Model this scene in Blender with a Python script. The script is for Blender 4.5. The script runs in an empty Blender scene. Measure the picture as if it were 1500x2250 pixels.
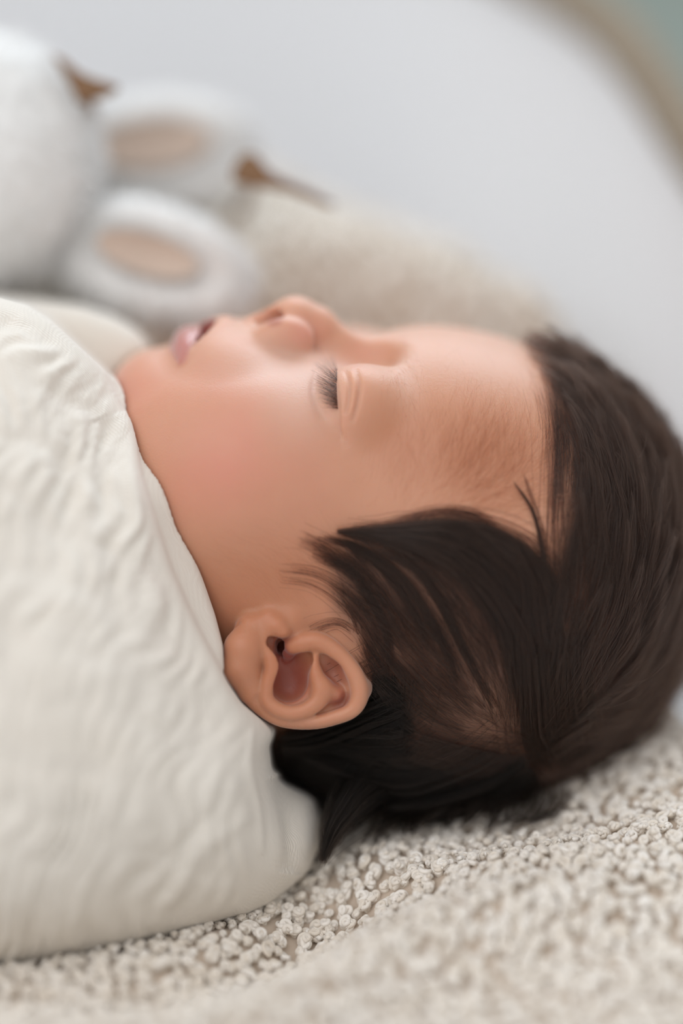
import bpy, math, time
import numpy as np
from mathutils import Matrix, Vector
T0 = time.time()
FULL = True
rng = np.random.default_rng(7)
sc = bpy.context.scene
C = sc.collection

# ------------------------------------------------------------------ camera, world, lights, exposure
E = math.radians(35.0)               # the camera looks down by this much
DIST = 530.0                         # camera to plane of focus, mm
BED = -85.0                          # height of the bed below the focus point, mm
UP = np.array([0, math.cos(E), math.sin(E)])
AW = np.array([0, math.sin(E), -math.cos(E)])

def to_world(p):                     # millimetres about the focus point -> metres in the world
    p = np.asarray(p, dtype=np.float64)
    return np.stack([p[..., 0], p @ AW, p @ UP - BED], -1) * 0.001

cam_d = bpy.data.cameras.new('camera')
cam = bpy.data.objects.new('camera', cam_d); C.objects.link(cam)
cam_d.sensor_fit = 'VERTICAL'; cam_d.sensor_height = 36.0; cam_d.sensor_width = 24.0
cam_d.lens = 36.0 * DIST / 225.0
cam.location = Vector(to_world([0, 0, DIST]))
cam.rotation_euler = (math.pi / 2 - E, 0, 0)
cam_d.clip_start = 0.01; cam_d.clip_end = 50
cam_d.dof.use_dof = True
cam_d.dof.focus_distance = (DIST - 5) * 0.001
cam_d.dof.aperture_fstop = 1.5
sc.camera = cam

sc.view_settings.view_transform = 'Standard'
sc.view_settings.look = 'None'
sc.view_settings.gamma = 1.0
sc.view_settings.use_curve_mapping = False
sc.view_settings.exposure = 0.10
sc.cycles.use_denoising = True
sc.cycles.max_bounces = 8
sc.cycles.sample_clamp_indirect = 6

w = bpy.data.worlds.new('world'); sc.world = w; w.use_nodes = True
wn = w.node_tree; wn.nodes.clear()
wo = wn.nodes.new('ShaderNodeOutputWorld'); bg = wn.nodes.new('ShaderNodeBackground')
bg.inputs[0].default_value = (0.80, 0.785, 0.77, 1); bg.inputs[1].default_value = 0.78
wn.links.new(bg.outputs[0], wo.inputs[0])

def area(name, loc, target, sx, sy, power, col):
    l = bpy.data.lights.new(name, 'AREA'); l.shape = 'RECTANGLE'; l.size = sx; l.size_y = sy
    l.energy = power; l.color = col
    o = bpy.data.objects.new(name, l); C.objects.link(o)
    o.location = loc
    o.rotation_euler = (Vector(target) - Vector(loc)).to_track_quat('-Z', 'Y').to_euler()
    return o
area('window_light', (0.25, 1.50, 1.05), (0, 0.05, 0.08), 1.5, 1.0, 21.5, (0.74, 0.88, 1.0))
area('overhead_fill_light', (-0.75, -0.55, 1.60), (0, 0.05, 0.05), 1.6, 1.6, 12.5, (0.97, 0.975, 1.0))  # soft overhead fill, added to brighten upward-facing surfaces; no real source

# ------------------------------------------------------------------ general helpers
def P(px, py, d=0.0):                # photo pixel + millimetres behind the focus plane
    s = (DIST + d) / DIST * 0.1
    return np.stack(np.broadcast_arrays((np.asarray(px, float) - 750) * s, (1125 - np.asarray(py, float)) * s, -np.asarray(d, float) + 0 * s), -1)

def proj(p):
    s = DIST / (DIST - p[..., 2]) * 10
    return 750 + p[..., 0] * s, 1125 - p[..., 1] * s

def hash3(ix, iy, iz, seed):
    h = (ix.astype(np.int64) * 374761393 + iy.astype(np.int64) * 668265263 + iz.astype(np.int64) * 2147483647 + seed * 974634777)
    h = (h ^ (h >> 13)) * 1274126177
    h = h & 0x7fffffff
    h = (h ^ (h >> 16))
    return (h & 0xffff).astype(np.float32) / 65535.0

def vnoise(x, y, z=None, seed=0):    # value noise in -1..1
    if z is None: z = np.zeros_like(x)
    fx, fy, fz = np.floor(x), np.floor(y), np.floor(z)
    tx, ty, tz = x - fx, y - fy, z - fz
    tx, ty, tz = [t * t * (3 - 2 * t) for t in (tx, ty, tz)]
    ix, iy, iz = fx.astype(np.int64), fy.astype(np.int64), fz.astype(np.int64)
    r = 0
    for a in (0, 1):
        for b in (0, 1):
            for c in (0, 1):
                r = r + hash3(ix + a, iy + b, iz + c, seed) * (tx if a else 1 - tx) * (ty if b else 1 - ty) * (tz if c else 1 - tz)
    return r * 2 - 1

def smoothstep(a, b, x):
    t = np.clip((x - a) / (b - a), 0, 1)
    return t * t * (3 - 2 * t)

def smin(a, b, k):
    h = np.clip(0.5 + 0.5 * (b - a) / k, 0, 1)
    return b * (1 - h) + a * h - k * h * (1 - h)
def smax(a, b, k): return -smin(-a, -b, k)

def rbf(pts, vals, q, scale, smooth=1e-6):   # thin interpolation through scattered values
    pts = np.asarray(pts, float) / scale; vals = np.asarray(vals, float)
    def ker(r2): return 0.5 * r2 * np.log(r2 + 1e-9)
    n = len(pts)
    A = ker(((pts[:, None] - pts[None]) ** 2).sum(-1)) + np.eye(n) * smooth
    Q = np.hstack([np.ones((n, 1)), pts])
    M = np.block([[A, Q], [Q.T, np.zeros((Q.shape[1], Q.shape[1]))]])
    w_ = np.linalg.solve(M, np.concatenate([vals, np.zeros(Q.shape[1])]))
    shp = q.shape[:-1]; q = q.reshape(-1, q.shape[-1]) / scale
    out = np.empty(len(q))
    for i in range(0, len(q), 200000):
        qq = q[i:i + 200000]
        K = ker(((qq[:, None] - pts[None]) ** 2).sum(-1))
        out[i:i + 200000] = K @ w_[:n] + w_[n] + qq @ w_[n + 1:]
    return out.reshape(shp)

def rect_grid(lo, hi, zones, default):   # axis positions with finer zones [(a,b,h)]
    xs = [lo]
    while xs[-1] < hi:
        x = xs[-1]; h = default
        for a, b, hh in zones:
            if a - 2 <= x <= b + 2: h = min(h, hh)
            elif a - 8 < x < b + 8: h = min(h, (hh + default) / 2)
        xs.append(x + h)
    return np.array(xs, np.float32)

def surface_nets(f, xs, ys, zs, band=None, coarse=6):
    """extract the zero surface of f on a rectilinear grid, evaluated only near the surface"""
    nx, ny, nz = len(xs), len(ys), len(zs)
    cx = np.unique(np.r_[np.arange(0, nx, coarse), nx - 1]); cy = np.unique(np.r_[np.arange(0, ny, coarse), ny - 1]); cz = np.unique(np.r_[np.arange(0, nz, coarse), nz - 1])
    G = np.stack(np.meshgrid(xs[cx], ys[cy], zs[cz], indexing='ij'), -1)
    D = f(G.reshape(-1, 3)).reshape(G.shape[:-1])
    dx = np.diff(xs[cx]); dy = np.diff(ys[cy]); dz = np.diff(zs[cz])
    diag = np.sqrt(dx[:, None, None] ** 2 + dy[None, :, None] ** 2 + dz[None, None] ** 2)
    mn = np.full(diag.shape, 1e9, np.float32)
    for a in (0, 1):
        for b in (0, 1):
            for c in (0, 1):
                mn = np.minimum(mn, np.abs(D[a:a + len(dx), b:b + len(dy), c:c + len(dz)]))
    act = mn < diag * 0.75 + (band or 0)
    def which(n, c):
        return np.clip(np.searchsorted(c, np.arange(n), side='right') - 1, 0, len(c) - 2)
    wx, wy, wz = which(nx, cx), which(ny, cy), which(nz, cz)
    fa = act[wx][:, wy][:, :, wz]
    fa2 = fa.copy()
    fa2[1:] |= fa[:-1]; fa2[:-1] |= fa[1:]
    fb = fa2.copy(); fb[:, 1:] |= fa2[:, :-1]; fb[:, :-1] |= fa2[:, 1:]
    fa2 = fb.copy(); fa2[:, :, 1:] |= fb[:, :, :-1]; fa2[:, :, :-1] |= fb[:, :, 1:]
    V = (D[np.minimum(np.searchsorted(cx, np.arange(nx)), len(cx) - 1)][:, np.minimum(np.searchsorted(cy, np.arange(ny)), len(cy) - 1)][:, :, np.minimum(np.searchsorted(cz, np.arange(nz)), len(cz) - 1)]).astype(np.float32)
    ii = np.argwhere(fa2)
    pts = np.stack([xs[ii[:, 0]], ys[ii[:, 1]], zs[ii[:, 2]]], -1)
    vals = np.empty(len(pts), np.float32)
    for i in range(0, len(pts), 400000): vals[i:i + 400000] = f(pts[i:i + 400000])
    V[ii[:, 0], ii[:, 1], ii[:, 2]] = vals
    S = V < 0
    cnt = np.zeros((nx - 1, ny - 1, nz - 1), np.uint8)
    for a in (0, 1):
        for b in (0, 1):
            for c in (0, 1):
                cnt += S[a:a + nx - 1, b:b + ny - 1, c:c + nz - 1]
    cells = np.argwhere((cnt > 0) & (cnt < 8))
    idx = np.full(cnt.shape, -1, np.int32)
    idx[cells[:, 0], cells[:, 1], cells[:, 2]] = np.arange(len(cells))
    acc = np.zeros((len(cells), 3)); num = np.zeros(len(cells))
    X = (xs, ys, zs)
    for ax in range(3):
        o1, o2 = [a for a in range(3) if a != ax]
        for p in (0, 1):
            for q in (0, 1):
                A = cells.copy(); A[:, o1] += p; A[:, o2] += q
                B = A.copy(); B[:, ax] += 1
                va = V[A[:, 0], A[:, 1], A[:, 2]]; vb = V[B[:, 0], B[:, 1], B[:, 2]]
                m = (va < 0) != (vb < 0)
                t = va[m] / (va[m] - vb[m])
                pt = np.empty((m.sum(), 3))
                pt[:, ax] = X[ax][A[m, ax]] * (1 - t) + X[ax][B[m, ax]] * t
                pt[:, o1] = X[o1][A[m, o1]]; pt[:, o2] = X[o2][A[m, o2]]
                acc[m] += pt; num[m] += 1
    verts = acc / num[:, None]
    quads = []
    for ax in range(3):
        o1, o2 = [(1, 2), (2, 0), (0, 1)][ax]
        sl = [slice(None)] * 3; sl2 = [slice(None)] * 3
        sl[ax] = slice(0, -1); sl2[ax] = slice(1, None)
        E_ = np.argwhere(S[tuple(sl)] != S[tuple(sl2)])
        E_ = E_[(E_[:, o1] > 0) & (E_[:, o2] > 0) & (E_[:, o1] < V.shape[o1] - 1) & (E_[:, o2] < V.shape[o2] - 1)]
        inside = S[E_[:, 0], E_[:, 1], E_[:, 2]]
        q = []
        for (a, b) in ((-1, -1), (0, -1), (0, 0), (-1, 0)):
            K = E_.copy(); K[:, o1] += a; K[:, o2] += b
            q.append(idx[K[:, 0], K[:, 1], K[:, 2]])
        q = np.stack(q, 1)
        q[~inside] = q[~inside][:, ::-1]
        quads.append(q)
    quads = np.concatenate(quads)
    quads = quads[(quads >= 0).all(1)]
    return verts, quads

def mesh_from(name, verts, faces, smooth=True):
    me = bpy.data.meshes.new(name)
    n = len(verts); faces = np.asarray(faces, np.int32); k = faces.shape[1]
    me.vertices.add(n); me.vertices.foreach_set('co', np.asarray(verts, np.float32).ravel())
    me.loops.add(faces.size); me.loops.foreach_set('vertex_index', faces.ravel())
    me.polygons.add(len(faces))
    me.polygons.foreach_set('loop_start', np.arange(0, faces.size, k, dtype=np.int32))
    if smooth: me.polygons.foreach_set('use_smooth', np.ones(len(faces), bool))
    me.update(calc_edges=True); me.validate()
    return me

def attr(me, name, vals):
    a = me.attributes.new(name, 'FLOAT', 'POINT'); a.data.foreach_set('value', np.asarray(vals, np.float32))

def normals_of(verts, quads):
    a, b, c, d = [verts[quads[:, i]] for i in range(4)]
    n = np.cross(c - a, d - b)
    out = np.zeros_like(verts)
    for i in range(4): 
        for k in range(3): out[:, k] += np.bincount(quads[:, i], n[:, k], len(verts))
    return out / (np.linalg.norm(out, axis=1, keepdims=True) + 1e-12)

def relax(verts, quads, it=1, lam=0.5):
    n = len(verts)
    for _ in range(it):
        s = np.zeros_like(verts); cn = np.zeros(n)
        for i in range(4):
            a, b = quads[:, i], quads[:, (i + 1) % 4]
            for k in range(3): s[:, k] += np.bincount(a, verts[b, k], n) + np.bincount(b, verts[a, k], n)
            cn += np.bincount(a, minlength=n) + np.bincount(b, minlength=n)
        verts = verts * (1 - lam) + lam * s / np.maximum(cn, 1)[:, None]
    return verts

def link(name, data, mat=None, parent=None, kind=None, label=None, cat=None, group=None):
    o = bpy.data.objects.new(name, data); C.objects.link(o)
    if mat is not None: data.materials.append(mat)
    if parent is not None:
        o.parent = parent; o.matrix_parent_inverse = parent.matrix_world.inverted()
    if kind: o['kind'] = kind
    if label: o['label'] = label
    if cat: o['category'] = cat
    if group: o['group'] = group
    return o

def thing(name, label, cat, loc=(0, 0, 0), group=None):
    o = bpy.data.objects.new(name, None); C.objects.link(o)
    o.location = loc; o.empty_display_size = 0.02
    o['label'] = label; o['category'] = cat
    if group: o['group'] = group
    bpy.context.view_layer.update()
    return o

def hair_obj(name, pts, radii, mat, parent=None, **kw):
    """pts: (strands, points, 3) in mm about the focus point; radii in mm (strands, points)"""
    n, m = pts.shape[:2]
    cu = bpy.data.hair_curves.new(name)
    cu.add_curves([m] * n)
    W = to_world(pts).astype(np.float32)
    if parent is not None: W = W - np.array(parent.location, np.float32)
    cu.attributes['position'].data.foreach_set('vector', W.reshape(-1, 3).ravel())
    ra = cu.attributes.get('radius') or cu.attributes.new('radius', 'FLOAT', 'POINT')
    ra.data.foreach_set('value', (radii * 0.001).astype(np.float32).ravel())
    o = bpy.data.objects.new(name, cu); C.objects.link(o)
    cu.materials.append(mat)
    if parent is not None: o.parent = parent
    for k, v in kw.items(): o[k] = v
    return o

def place_mesh(name, verts_mm, faces, mat, parent=None, attrs=None, **kw):
    W = to_world(verts_mm)
    if parent is not None: W = W - np.array(parent.location)
    me = mesh_from(name, W, faces)
    for k, v in (attrs or {}).items(): attr(me, k, v)
    o = bpy.data.objects.new(name, me); C.objects.link(o)
    me.materials.append(mat)
    if parent is not None: o.parent = parent
    for k, v in kw.items(): o[k] = v
    return o

# ------------------------------------------------------------------ materials
class NT:
    def __init__(s, name):
        s.m = bpy.data.materials.new(name); s.m.use_nodes = True; s.t = s.m.node_tree; s.t.nodes.clear()
        s.out = s.n('ShaderNodeOutputMaterial')
    def n(s, typ, **kw):
        o = s.t.nodes.new(typ)
        for k, v in kw.items(): setattr(o, k, v)
        return o
    def l(s, a, b): s.t.links.new(a, b)
    def attr(s, name): return s.n('ShaderNodeAttribute', attribute_name=name).outputs['Fac']
    def mix(s, fac, a, b, mode='MIX'):
        o = s.n('ShaderNodeMix', data_type='RGBA', blend_type=mode)
        for i, v in ((0, fac), (6, a), (7, b)):
            if isinstance(v, (tuple, float, int)): o.inputs[i].default_value = v if not isinstance(v, tuple) else (*v, 1)[:4]
            else: s.l(v, o.inputs[i])
        return o.outputs[2]
    def math(s, op, a, b=0.0):
        o = s.n('ShaderNodeMath', operation=op)
        for i, v in ((0, a), (1, b)):
            if isinstance(v, (float, int)): o.inputs[i].default_value = v
            else: s.l(v, o.inputs[i])
        return o.outputs[0]
    def noise(s, scale, detail=2, rough=0.5, vec=None):
        o = s.n('ShaderNodeTexNoise'); o.inputs['Scale'].default_value = scale; o.inputs['Detail'].default_value = detail; o.inputs['Roughness'].default_value = rough
        if vec is None: vec = s.n('ShaderNodeTexCoord').outputs['Object']
        s.l(vec, o.inputs['Vector'])
        return o.outputs['Fac']
    def bump(s, h, dist, strength=1.0):
        o = s.n('ShaderNodeBump'); o.inputs['Distance'].default_value = dist; o.inputs['Strength'].default_value = strength
        s.l(h, o.inputs['Height']); return o.outputs[0]

def mat_skin():
    t = NT('skin')
    p = t.n('ShaderNodeBsdfPrincipled')
    n1 = t.noise(140, 3)
    base = t.mix(n1, (0.60, 0.30, 0.185), (0.67, 0.35, 0.225))
    mott = t.noise(45, 2)
    base = t.mix(t.math('MULTIPLY', t.math('MULTIPLY', t.attr('blush'), mott), 1.5), base, (0.68, 0.26, 0.185))
    base = t.mix(t.attr('skin_highlight'), base, (0.74, 0.50, 0.41))
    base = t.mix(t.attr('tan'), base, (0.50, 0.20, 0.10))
    base = t.mix(t.attr('lip'), base, (0.50, 0.20, 0.17))
    base = t.mix(t.attr('scalp'), base, (0.13, 0.058, 0.035))
    base = t.mix(t.attr('red_shade'), base, (0.32, 0.075, 0.05))
    t.l(base, p.inputs['Base Color'])
    r = t.math('SUBTRACT', 0.44, t.math('MULTIPLY', t.attr('wet'), 0.3))
    t.l(r, p.inputs['Roughness'])
    p.inputs['Specular IOR Level'].default_value = 0.5
    p.inputs['Subsurface Weight'].default_value = 0.55
    p.inputs['Subsurface Radius'].default_value = (1.0, 0.35, 0.18)
    p.inputs['Subsurface Scale'].default_value = 0.0035
    p.inputs['Sheen Weight'].default_value = 0.30
    p.inputs['Sheen Roughness'].default_value = 0.45
    h = t.math('ADD', t.noise(2600, 2, 0.6), t.math('MULTIPLY', t.noise(900, 2), 0.7))
    t.l(t.bump(h, 0.00014, 0.5), p.inputs['Normal'])
    t.l(p.outputs[0], t.out.inputs[0])
    return t.m

def mat_hair(name, col=(0.010, 0.0055, 0.004), rough=0.24, ior=1.47):
    t = NT(name)
    h = t.n('ShaderNodeBsdfHairPrincipled', model='CHIANG', parametrization='COLOR')
    info = t.n('ShaderNodeHairInfo')
    c = t.mix(info.outputs['Random'], (col[0] * 0.5, col[1] * 0.5, col[2] * 0.5), (col[0] * 3.0, col[1] * 2.6, col[2] * 2.3))
    t.l(c, h.inputs['Color'])
    h.inputs['Roughness'].default_value = rough
    h.inputs['Radial Roughness'].default_value = 0.5
    h.inputs['Random Roughness'].default_value = 0.3
    h.inputs['IOR'].default_value = ior
    t.l(h.outputs[0], t.out.inputs[0])
    return t.m

def mat_cloth(name, c1, c2, weave=True, sheen=0.25, rough=0.9, bumpd=0.00012, sss=0.0):
    t = NT(name)
    p = t.n('ShaderNodeBsdfPrincipled')
    n1 = t.noise(60, 4)
    base = t.mix(n1, c1, c2)
    tc = t.n('ShaderNodeTexCoord').outputs['Object']
    if weave:
        mp = t.n('ShaderNodeMapping'); mp.inputs['Rotation'].default_value = (0.5, 0.35, 0.25); t.l(tc, mp.inputs['Vector'])
        dn = t.n('ShaderNodeTexNoise'); dn.inputs['Scale'].default_value = 90; dn.inputs['Detail'].default_value = 2; t.l(tc, dn.inputs['Vector'])
        vm = t.n('ShaderNodeVectorMath', operation='SCALE'); t.l(dn.outputs['Color'], vm.inputs[0]); vm.inputs['Scale'].default_value = 0.006
        va = t.n('ShaderNodeVectorMath', operation='ADD'); t.l(mp.outputs[0], va.inputs[0]); t.l(vm.outputs[0], va.inputs[1])
        w1 = t.n('ShaderNodeTexWave', wave_type='BANDS', bands_direction='Y'); w1.inputs['Scale'].default_value = 520; w1.inputs['Distortion'].default_value = 1.2; w1.inputs['Detail'].default_value = 1; w1.inputs['Detail Scale'].default_value = 0.6
        w2 = t.n('ShaderNodeTexWave', wave_type='BANDS', bands_direction='X'); w2.inputs['Scale'].default_value = 430; w2.inputs['Distortion'].default_value = 1.2; w2.inputs['Detail'].default_value = 1
        t.l(va.outputs[0], w1.inputs['Vector']); t.l(va.outputs[0], w2.inputs['Vector'])
        wv = t.math('ADD', w1.outputs['Fac'], t.math('MULTIPLY', w2.outputs['Fac'], 0.7))
        base = t.mix(t.math('MULTIPLY', wv, 0.22), tuple(0.86 * v for v in c2), base)
        h = wv
    else:
        h = t.noise(1800, 3, 0.7)
    t.l(base, p.inputs['Base Color'])
    p.inputs['Roughness'].default_value = rough
    p.inputs['Specular IOR Level'].default_value = 0.2
    p.inputs['Sheen Weight'].default_value = sheen
    p.inputs['Sheen Roughness'].default_value = 0.5
    if sss:
        p.inputs['Subsurface Weight'].default_value = sss
        p.inputs['Subsurface Radius'].default_value = (1, 0.8, 0.6)
        p.inputs['Subsurface Scale'].default_value = 0.002
    t.l(t.bump(h, bumpd, 0.4), p.inputs['Normal'])
    t.l(p.outputs[0], t.out.inputs[0])
    return t.m

def mat_plain(name, col, rough=0.8, noise_amt=0.12, scale=30, sheen=0.0, bump=0.0):
    t = NT(name); p = t.n('ShaderNodeBsdfPrincipled')
    n1 = t.noise(scale, 4)
    t.l(t.mix(n1, tuple(c * (1 - noise_amt) for c in col), tuple(min(1, c * (1 + noise_amt)) for c in col)), p.inputs['Base Color'])
    p.inputs['Roughness'].default_value = rough; p.inputs['Sheen Weight'].default_value = sheen
    p.inputs['Specular IOR Level'].default_value = 0.2
    if bump: t.l(t.bump(t.noise(scale * 20, 3), bump, 0.6), p.inputs['Normal'])
    t.l(p.outputs[0], t.out.inputs[0])
    return t.m

def mat_fibre(name, c1, c2):
    t = NT(name); p = t.n('ShaderNodeBsdfPrincipled')
    info = t.n('ShaderNodeHairInfo')
    t.l(t.mix(info.outputs['Random'], c1, c2), p.inputs['Base Color'])
    p.inputs['Roughness'].default_value = 0.75; p.inputs['Sheen Weight'].default_value = 0.2
    p.inputs['Specular IOR Level'].default_value = 0.25
    t.l(p.outputs[0], t.out.inputs[0])
    return t.m

# ------------------------------------------------------------------ the baby's head, sculpted as one implicit surface
H0 = P(1010, 1268, 33)
def unit(v): v = np.asarray(v, float); return v / np.linalg.norm(v)
Fh = unit([0.10, math.cos(math.radians(16)), math.sin(math.radians(16))])      # towards the face
Ah = np.array([1, -0.10, -0.07]); Ah = unit(Ah - Fh * (Ah @ Fh))                 # towards the crown
Lh = np.cross(Ah, Fh)                                                            # towards the near ear
HM = np.stack([Ah, Fh, Lh])                                                      # view -> head
def v2h(p): return (np.asarray(p) - H0) @ HM.T
def h2v(q): return np.asarray(q) @ HM + H0
CAMV = np.array([0, 0, DIST])
def H(px, py, L):                   # head coordinates of the point seen at a photo pixel and lying L mm beside the mid plane
    p = P(px, py, 0); d = p - CAMV
    t = (L - (CAMV - H0) @ Lh) / (d @ Lh)
    return v2h(CAMV + d * t)
def Hd(px, py, d): return v2h(P(px, py, d))

def ell(q, c, r, rot=None):
    p = q - np.asarray(c, np.float32)
    if rot is not None: p = p @ rot.T.astype(np.float32)
    r = np.asarray(r, np.float32)
    k0 = np.linalg.norm(p / r, axis=1); k1 = np.linalg.norm(p / (r * r), axis=1)
    return k0 * (k0 - 1) / np.maximum(k1, 1e-6)
def cap(q, a, b, ra, rb=None):
    rb = ra if rb is None else rb
    a = np.asarray(a, np.float32); b = np.asarray(b, np.float32)
    ab = b - a; t = np.clip(((q - a) @ ab) / (ab @ ab), 0, 1)
    return np.linalg.norm(q - a - t[:, None] * ab, axis=1) - (ra + (rb - ra) * t)
def chain(q, pts, radii, k=0):
    d = None
    for i in range(len(pts) - 1):
        c = cap(q, pts[i], pts[i + 1], radii[i], radii[i + 1])
        d = c if d is None else (smin(d, c, k) if k else np.minimum(d, c))
    return d
def spline(pts, n):                 # Catmull-Rom through rows of pts
    pts = np.asarray(pts, float); m = len(pts)
    e = np.vstack([2 * pts[0] - pts[1], pts, 2 * pts[-1] - pts[-2]])
    u = np.linspace(0, m - 1, n); i = np.minimum(u.astype(int), m - 2); t = (u - i)[:, None]
    p0, p1, p2, p3 = e[i], e[i + 1], e[i + 2], e[i + 3]
    return 0.5 * ((2 * p1) + (-p0 + p2) * t + (2 * p0 - 5 * p1 + 4 * p2 - p3) * t ** 2 + (-p0 + 3 * p1 - 3 * p2 + p3) * t ** 3)

# --- head coordinates of the landmarks
E_C = H(792, 905, 20.5); SLIT = H(742, 870, 26)
def eye_frame():
    # slit plane: through the eye centre region, normal roughly towards the crown
    a = H(740, 803, 24); b = H(747, 945, 29)
    out = unit(E_C * 0 + np.array([0, 0.80, 0.60]))
    t = unit(b - a); n = np.cross(t, out); n = unit(n if n[0] > 0 else -n)
    return a, b, n
EA, EB, EN = eye_frame()

def base_head(q):
    """q = (A, F, |L|)"""
    d = ell(q, H(1052, 1272, 0), (48.5, 54.5, 46))
    d = smin(d, ell(q, H(925, 1030, 0), (34, 32.5, 37)), 10)
    d = smin(d, ell(q, H(640, 1085, 0), (42, 35.5, 35)), 10)             # middle of the face
    d = smin(d, ell(q, H(555, 1075, 17), (25, 26, 20.5)), 9)            # cheek
    d = smin(d, ell(q, H(425, 1010, 10), (22, 20, 17)), 9)              # jowl
    d = smin(d, ell(q, H(340, 872, 0), (10, 10.5, 12)), 7)                # chin
    d = smin(d, ell(q, H(890, 1500, 0), (33, 27.5, 38)), 10)
    d = smin(d, ell(q, H(700, 1330, 14), (30, 26, 24)), 12)              # jaw angle and ear base
    return d
def S(px, py, off=0.0, f=None):      # the point of the modelled surface seen at a photo pixel, moved off mm along its normal
    f = f or base_head
    p = P(px, py, -40.0); d = unit(p - CAMV); t = np.linalg.norm(p - CAMV)
    def F_(x):
        q_ = v2h(x)[None].astype(np.float32); q_[:, 2] = np.sqrt(q_[:, 2] ** 2 + 0.01); return float(f(q_)[0])
    best = (1e9, t)
    for _ in range(80):
        v = F_(CAMV + d * t)
        best = min(best, (v, t))
        if v < 0.02 or t > DIST + 70: break
        t += max(v * 0.7, 0.02)
    x = CAMV + d * best[1]
    if best[0] > 0.05:                # the ray only grazes the surface
        g = unit([F_(x + e) - F_(x - e) for e in np.eye(3) * 0.4]); x = x - g * best[0]
    g = unit([F_(x + e) - F_(x - e) for e in np.eye(3) * 0.4])
    return v2h(x + g * off)
def neck(q):
    d = cap(q, H(640, 1420, 0), H(250, 1400, 0), 27, 25)
    d = smin(d, ell(q, H(-60, 1430, 0), (44, 30, 46)), 14)
    return d

SOCK = H(798, 783, 11.5)
def MOUND(q): return ell(q, H(508, 787, 0), (12, 8.4, 17))
def _m(q): return smin(base_head(q), MOUND(q), 6)
XC = S(402, 792, -0.6, _m)
def lip_arc(x0, r0, r1, n=9, pw=1.7, end=1.0):
    out = []; rr = []
    for i in range(n):
        t = i / (n - 1) * end
        p = x0 + (XC - x0) * np.array([t ** pw, t ** pw, t]); out.append(p); rr.append(r0 + (r1 - r0) * t ** 2)
    return out, rr
UL = lip_arc(H(496, 714, 0), 1.9, 0.5); GAP = lip_arc(H(463, 727, 0), 2.2, 0.5, pw=2.3); GAP2 = (H(472, 765, 0), H(463, 730, 0)); LL = lip_arc(H(417, 757, 0), 3.9, 1.0, pw=2.3)
ALC = [S(566, 715, 0.3), S(566, 748, 0.3), S(585, 773, 0.3), S(640, 778, 0.4), S(690, 765, 0.6)]
def face_detail(q, d):
    # nose
    n = chain(q, [H(800, 800, 0), H(745, 765, 0), H(690, 722, 0), H(655, 706, 0)], [5.5, 4.6, 4.9, 5.2], 2)
    n = smin(n, ell(q, H(640, 708, 0), (5.2, 5.4, 6.2)), 2.5)
    n = smin(n, ell(q, H(630, 742, 7.0), (6.0, 4.6, 3.6)), 1.6)          # wing of the nose
    n = smin(n, cap(q, H(600, 700, 0), H(575, 712, 0), 2.4, 2.2), 2)      # columella
    d = smax(d, -chain(q, ALC, [0.5, 0.9, 1.0, 0.9, 0.4], 0.5), 2.2)
    d = smin(d, n, 2.6)
    d = smax(d, -ell(q, H(592, 712, 3.4), (5.8, 3.7, 2.5), rot=np.array([[0.9, -0.35, 0.25], [0.35, 0.93, 0], [-0.25, 0.08, 0.96]])), 1.0)   # nostril
    d = smax(d, -cap(q, H(566, 745, 9.5), H(572, 772, 11.5), 0.9, 0.5), 1.8)
    # crease around the wing
    # mouth mound, lips
    d = smin(d, MOUND(q), 6)
    d = smin(d, chain(q, *UL, 0.3), 1.8)
    d = smin(d, chain(q, *LL, 0.3), 1.5)
    d = smax(d, -smin(chain(q, *GAP, 0.3), cap(q, *GAP2, 3.4, 2.4), 0.5), 0.6)
    # eye region: hollow beside the bridge of the nose, then lids over the eyeball
    d = smax(d, -ell(q, SOCK, (7.0, 3.8, 5.0)), 6)
    low = ell(q, E_C + np.array([-0.8, -0.5, 0]), (10.0, 9.5, 9.6))
    up = ell(q, E_C, (9.9, 10.2, 10.2))
    s = (q - EA) @ EN.astype(np.float32)
    d1 = smin(d, low, 2.2)
    d2 = smin(d, up, 4.5)
    lid = smax(d2, -s, 0.5)
    return np.minimum(d1, lid)

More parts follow.
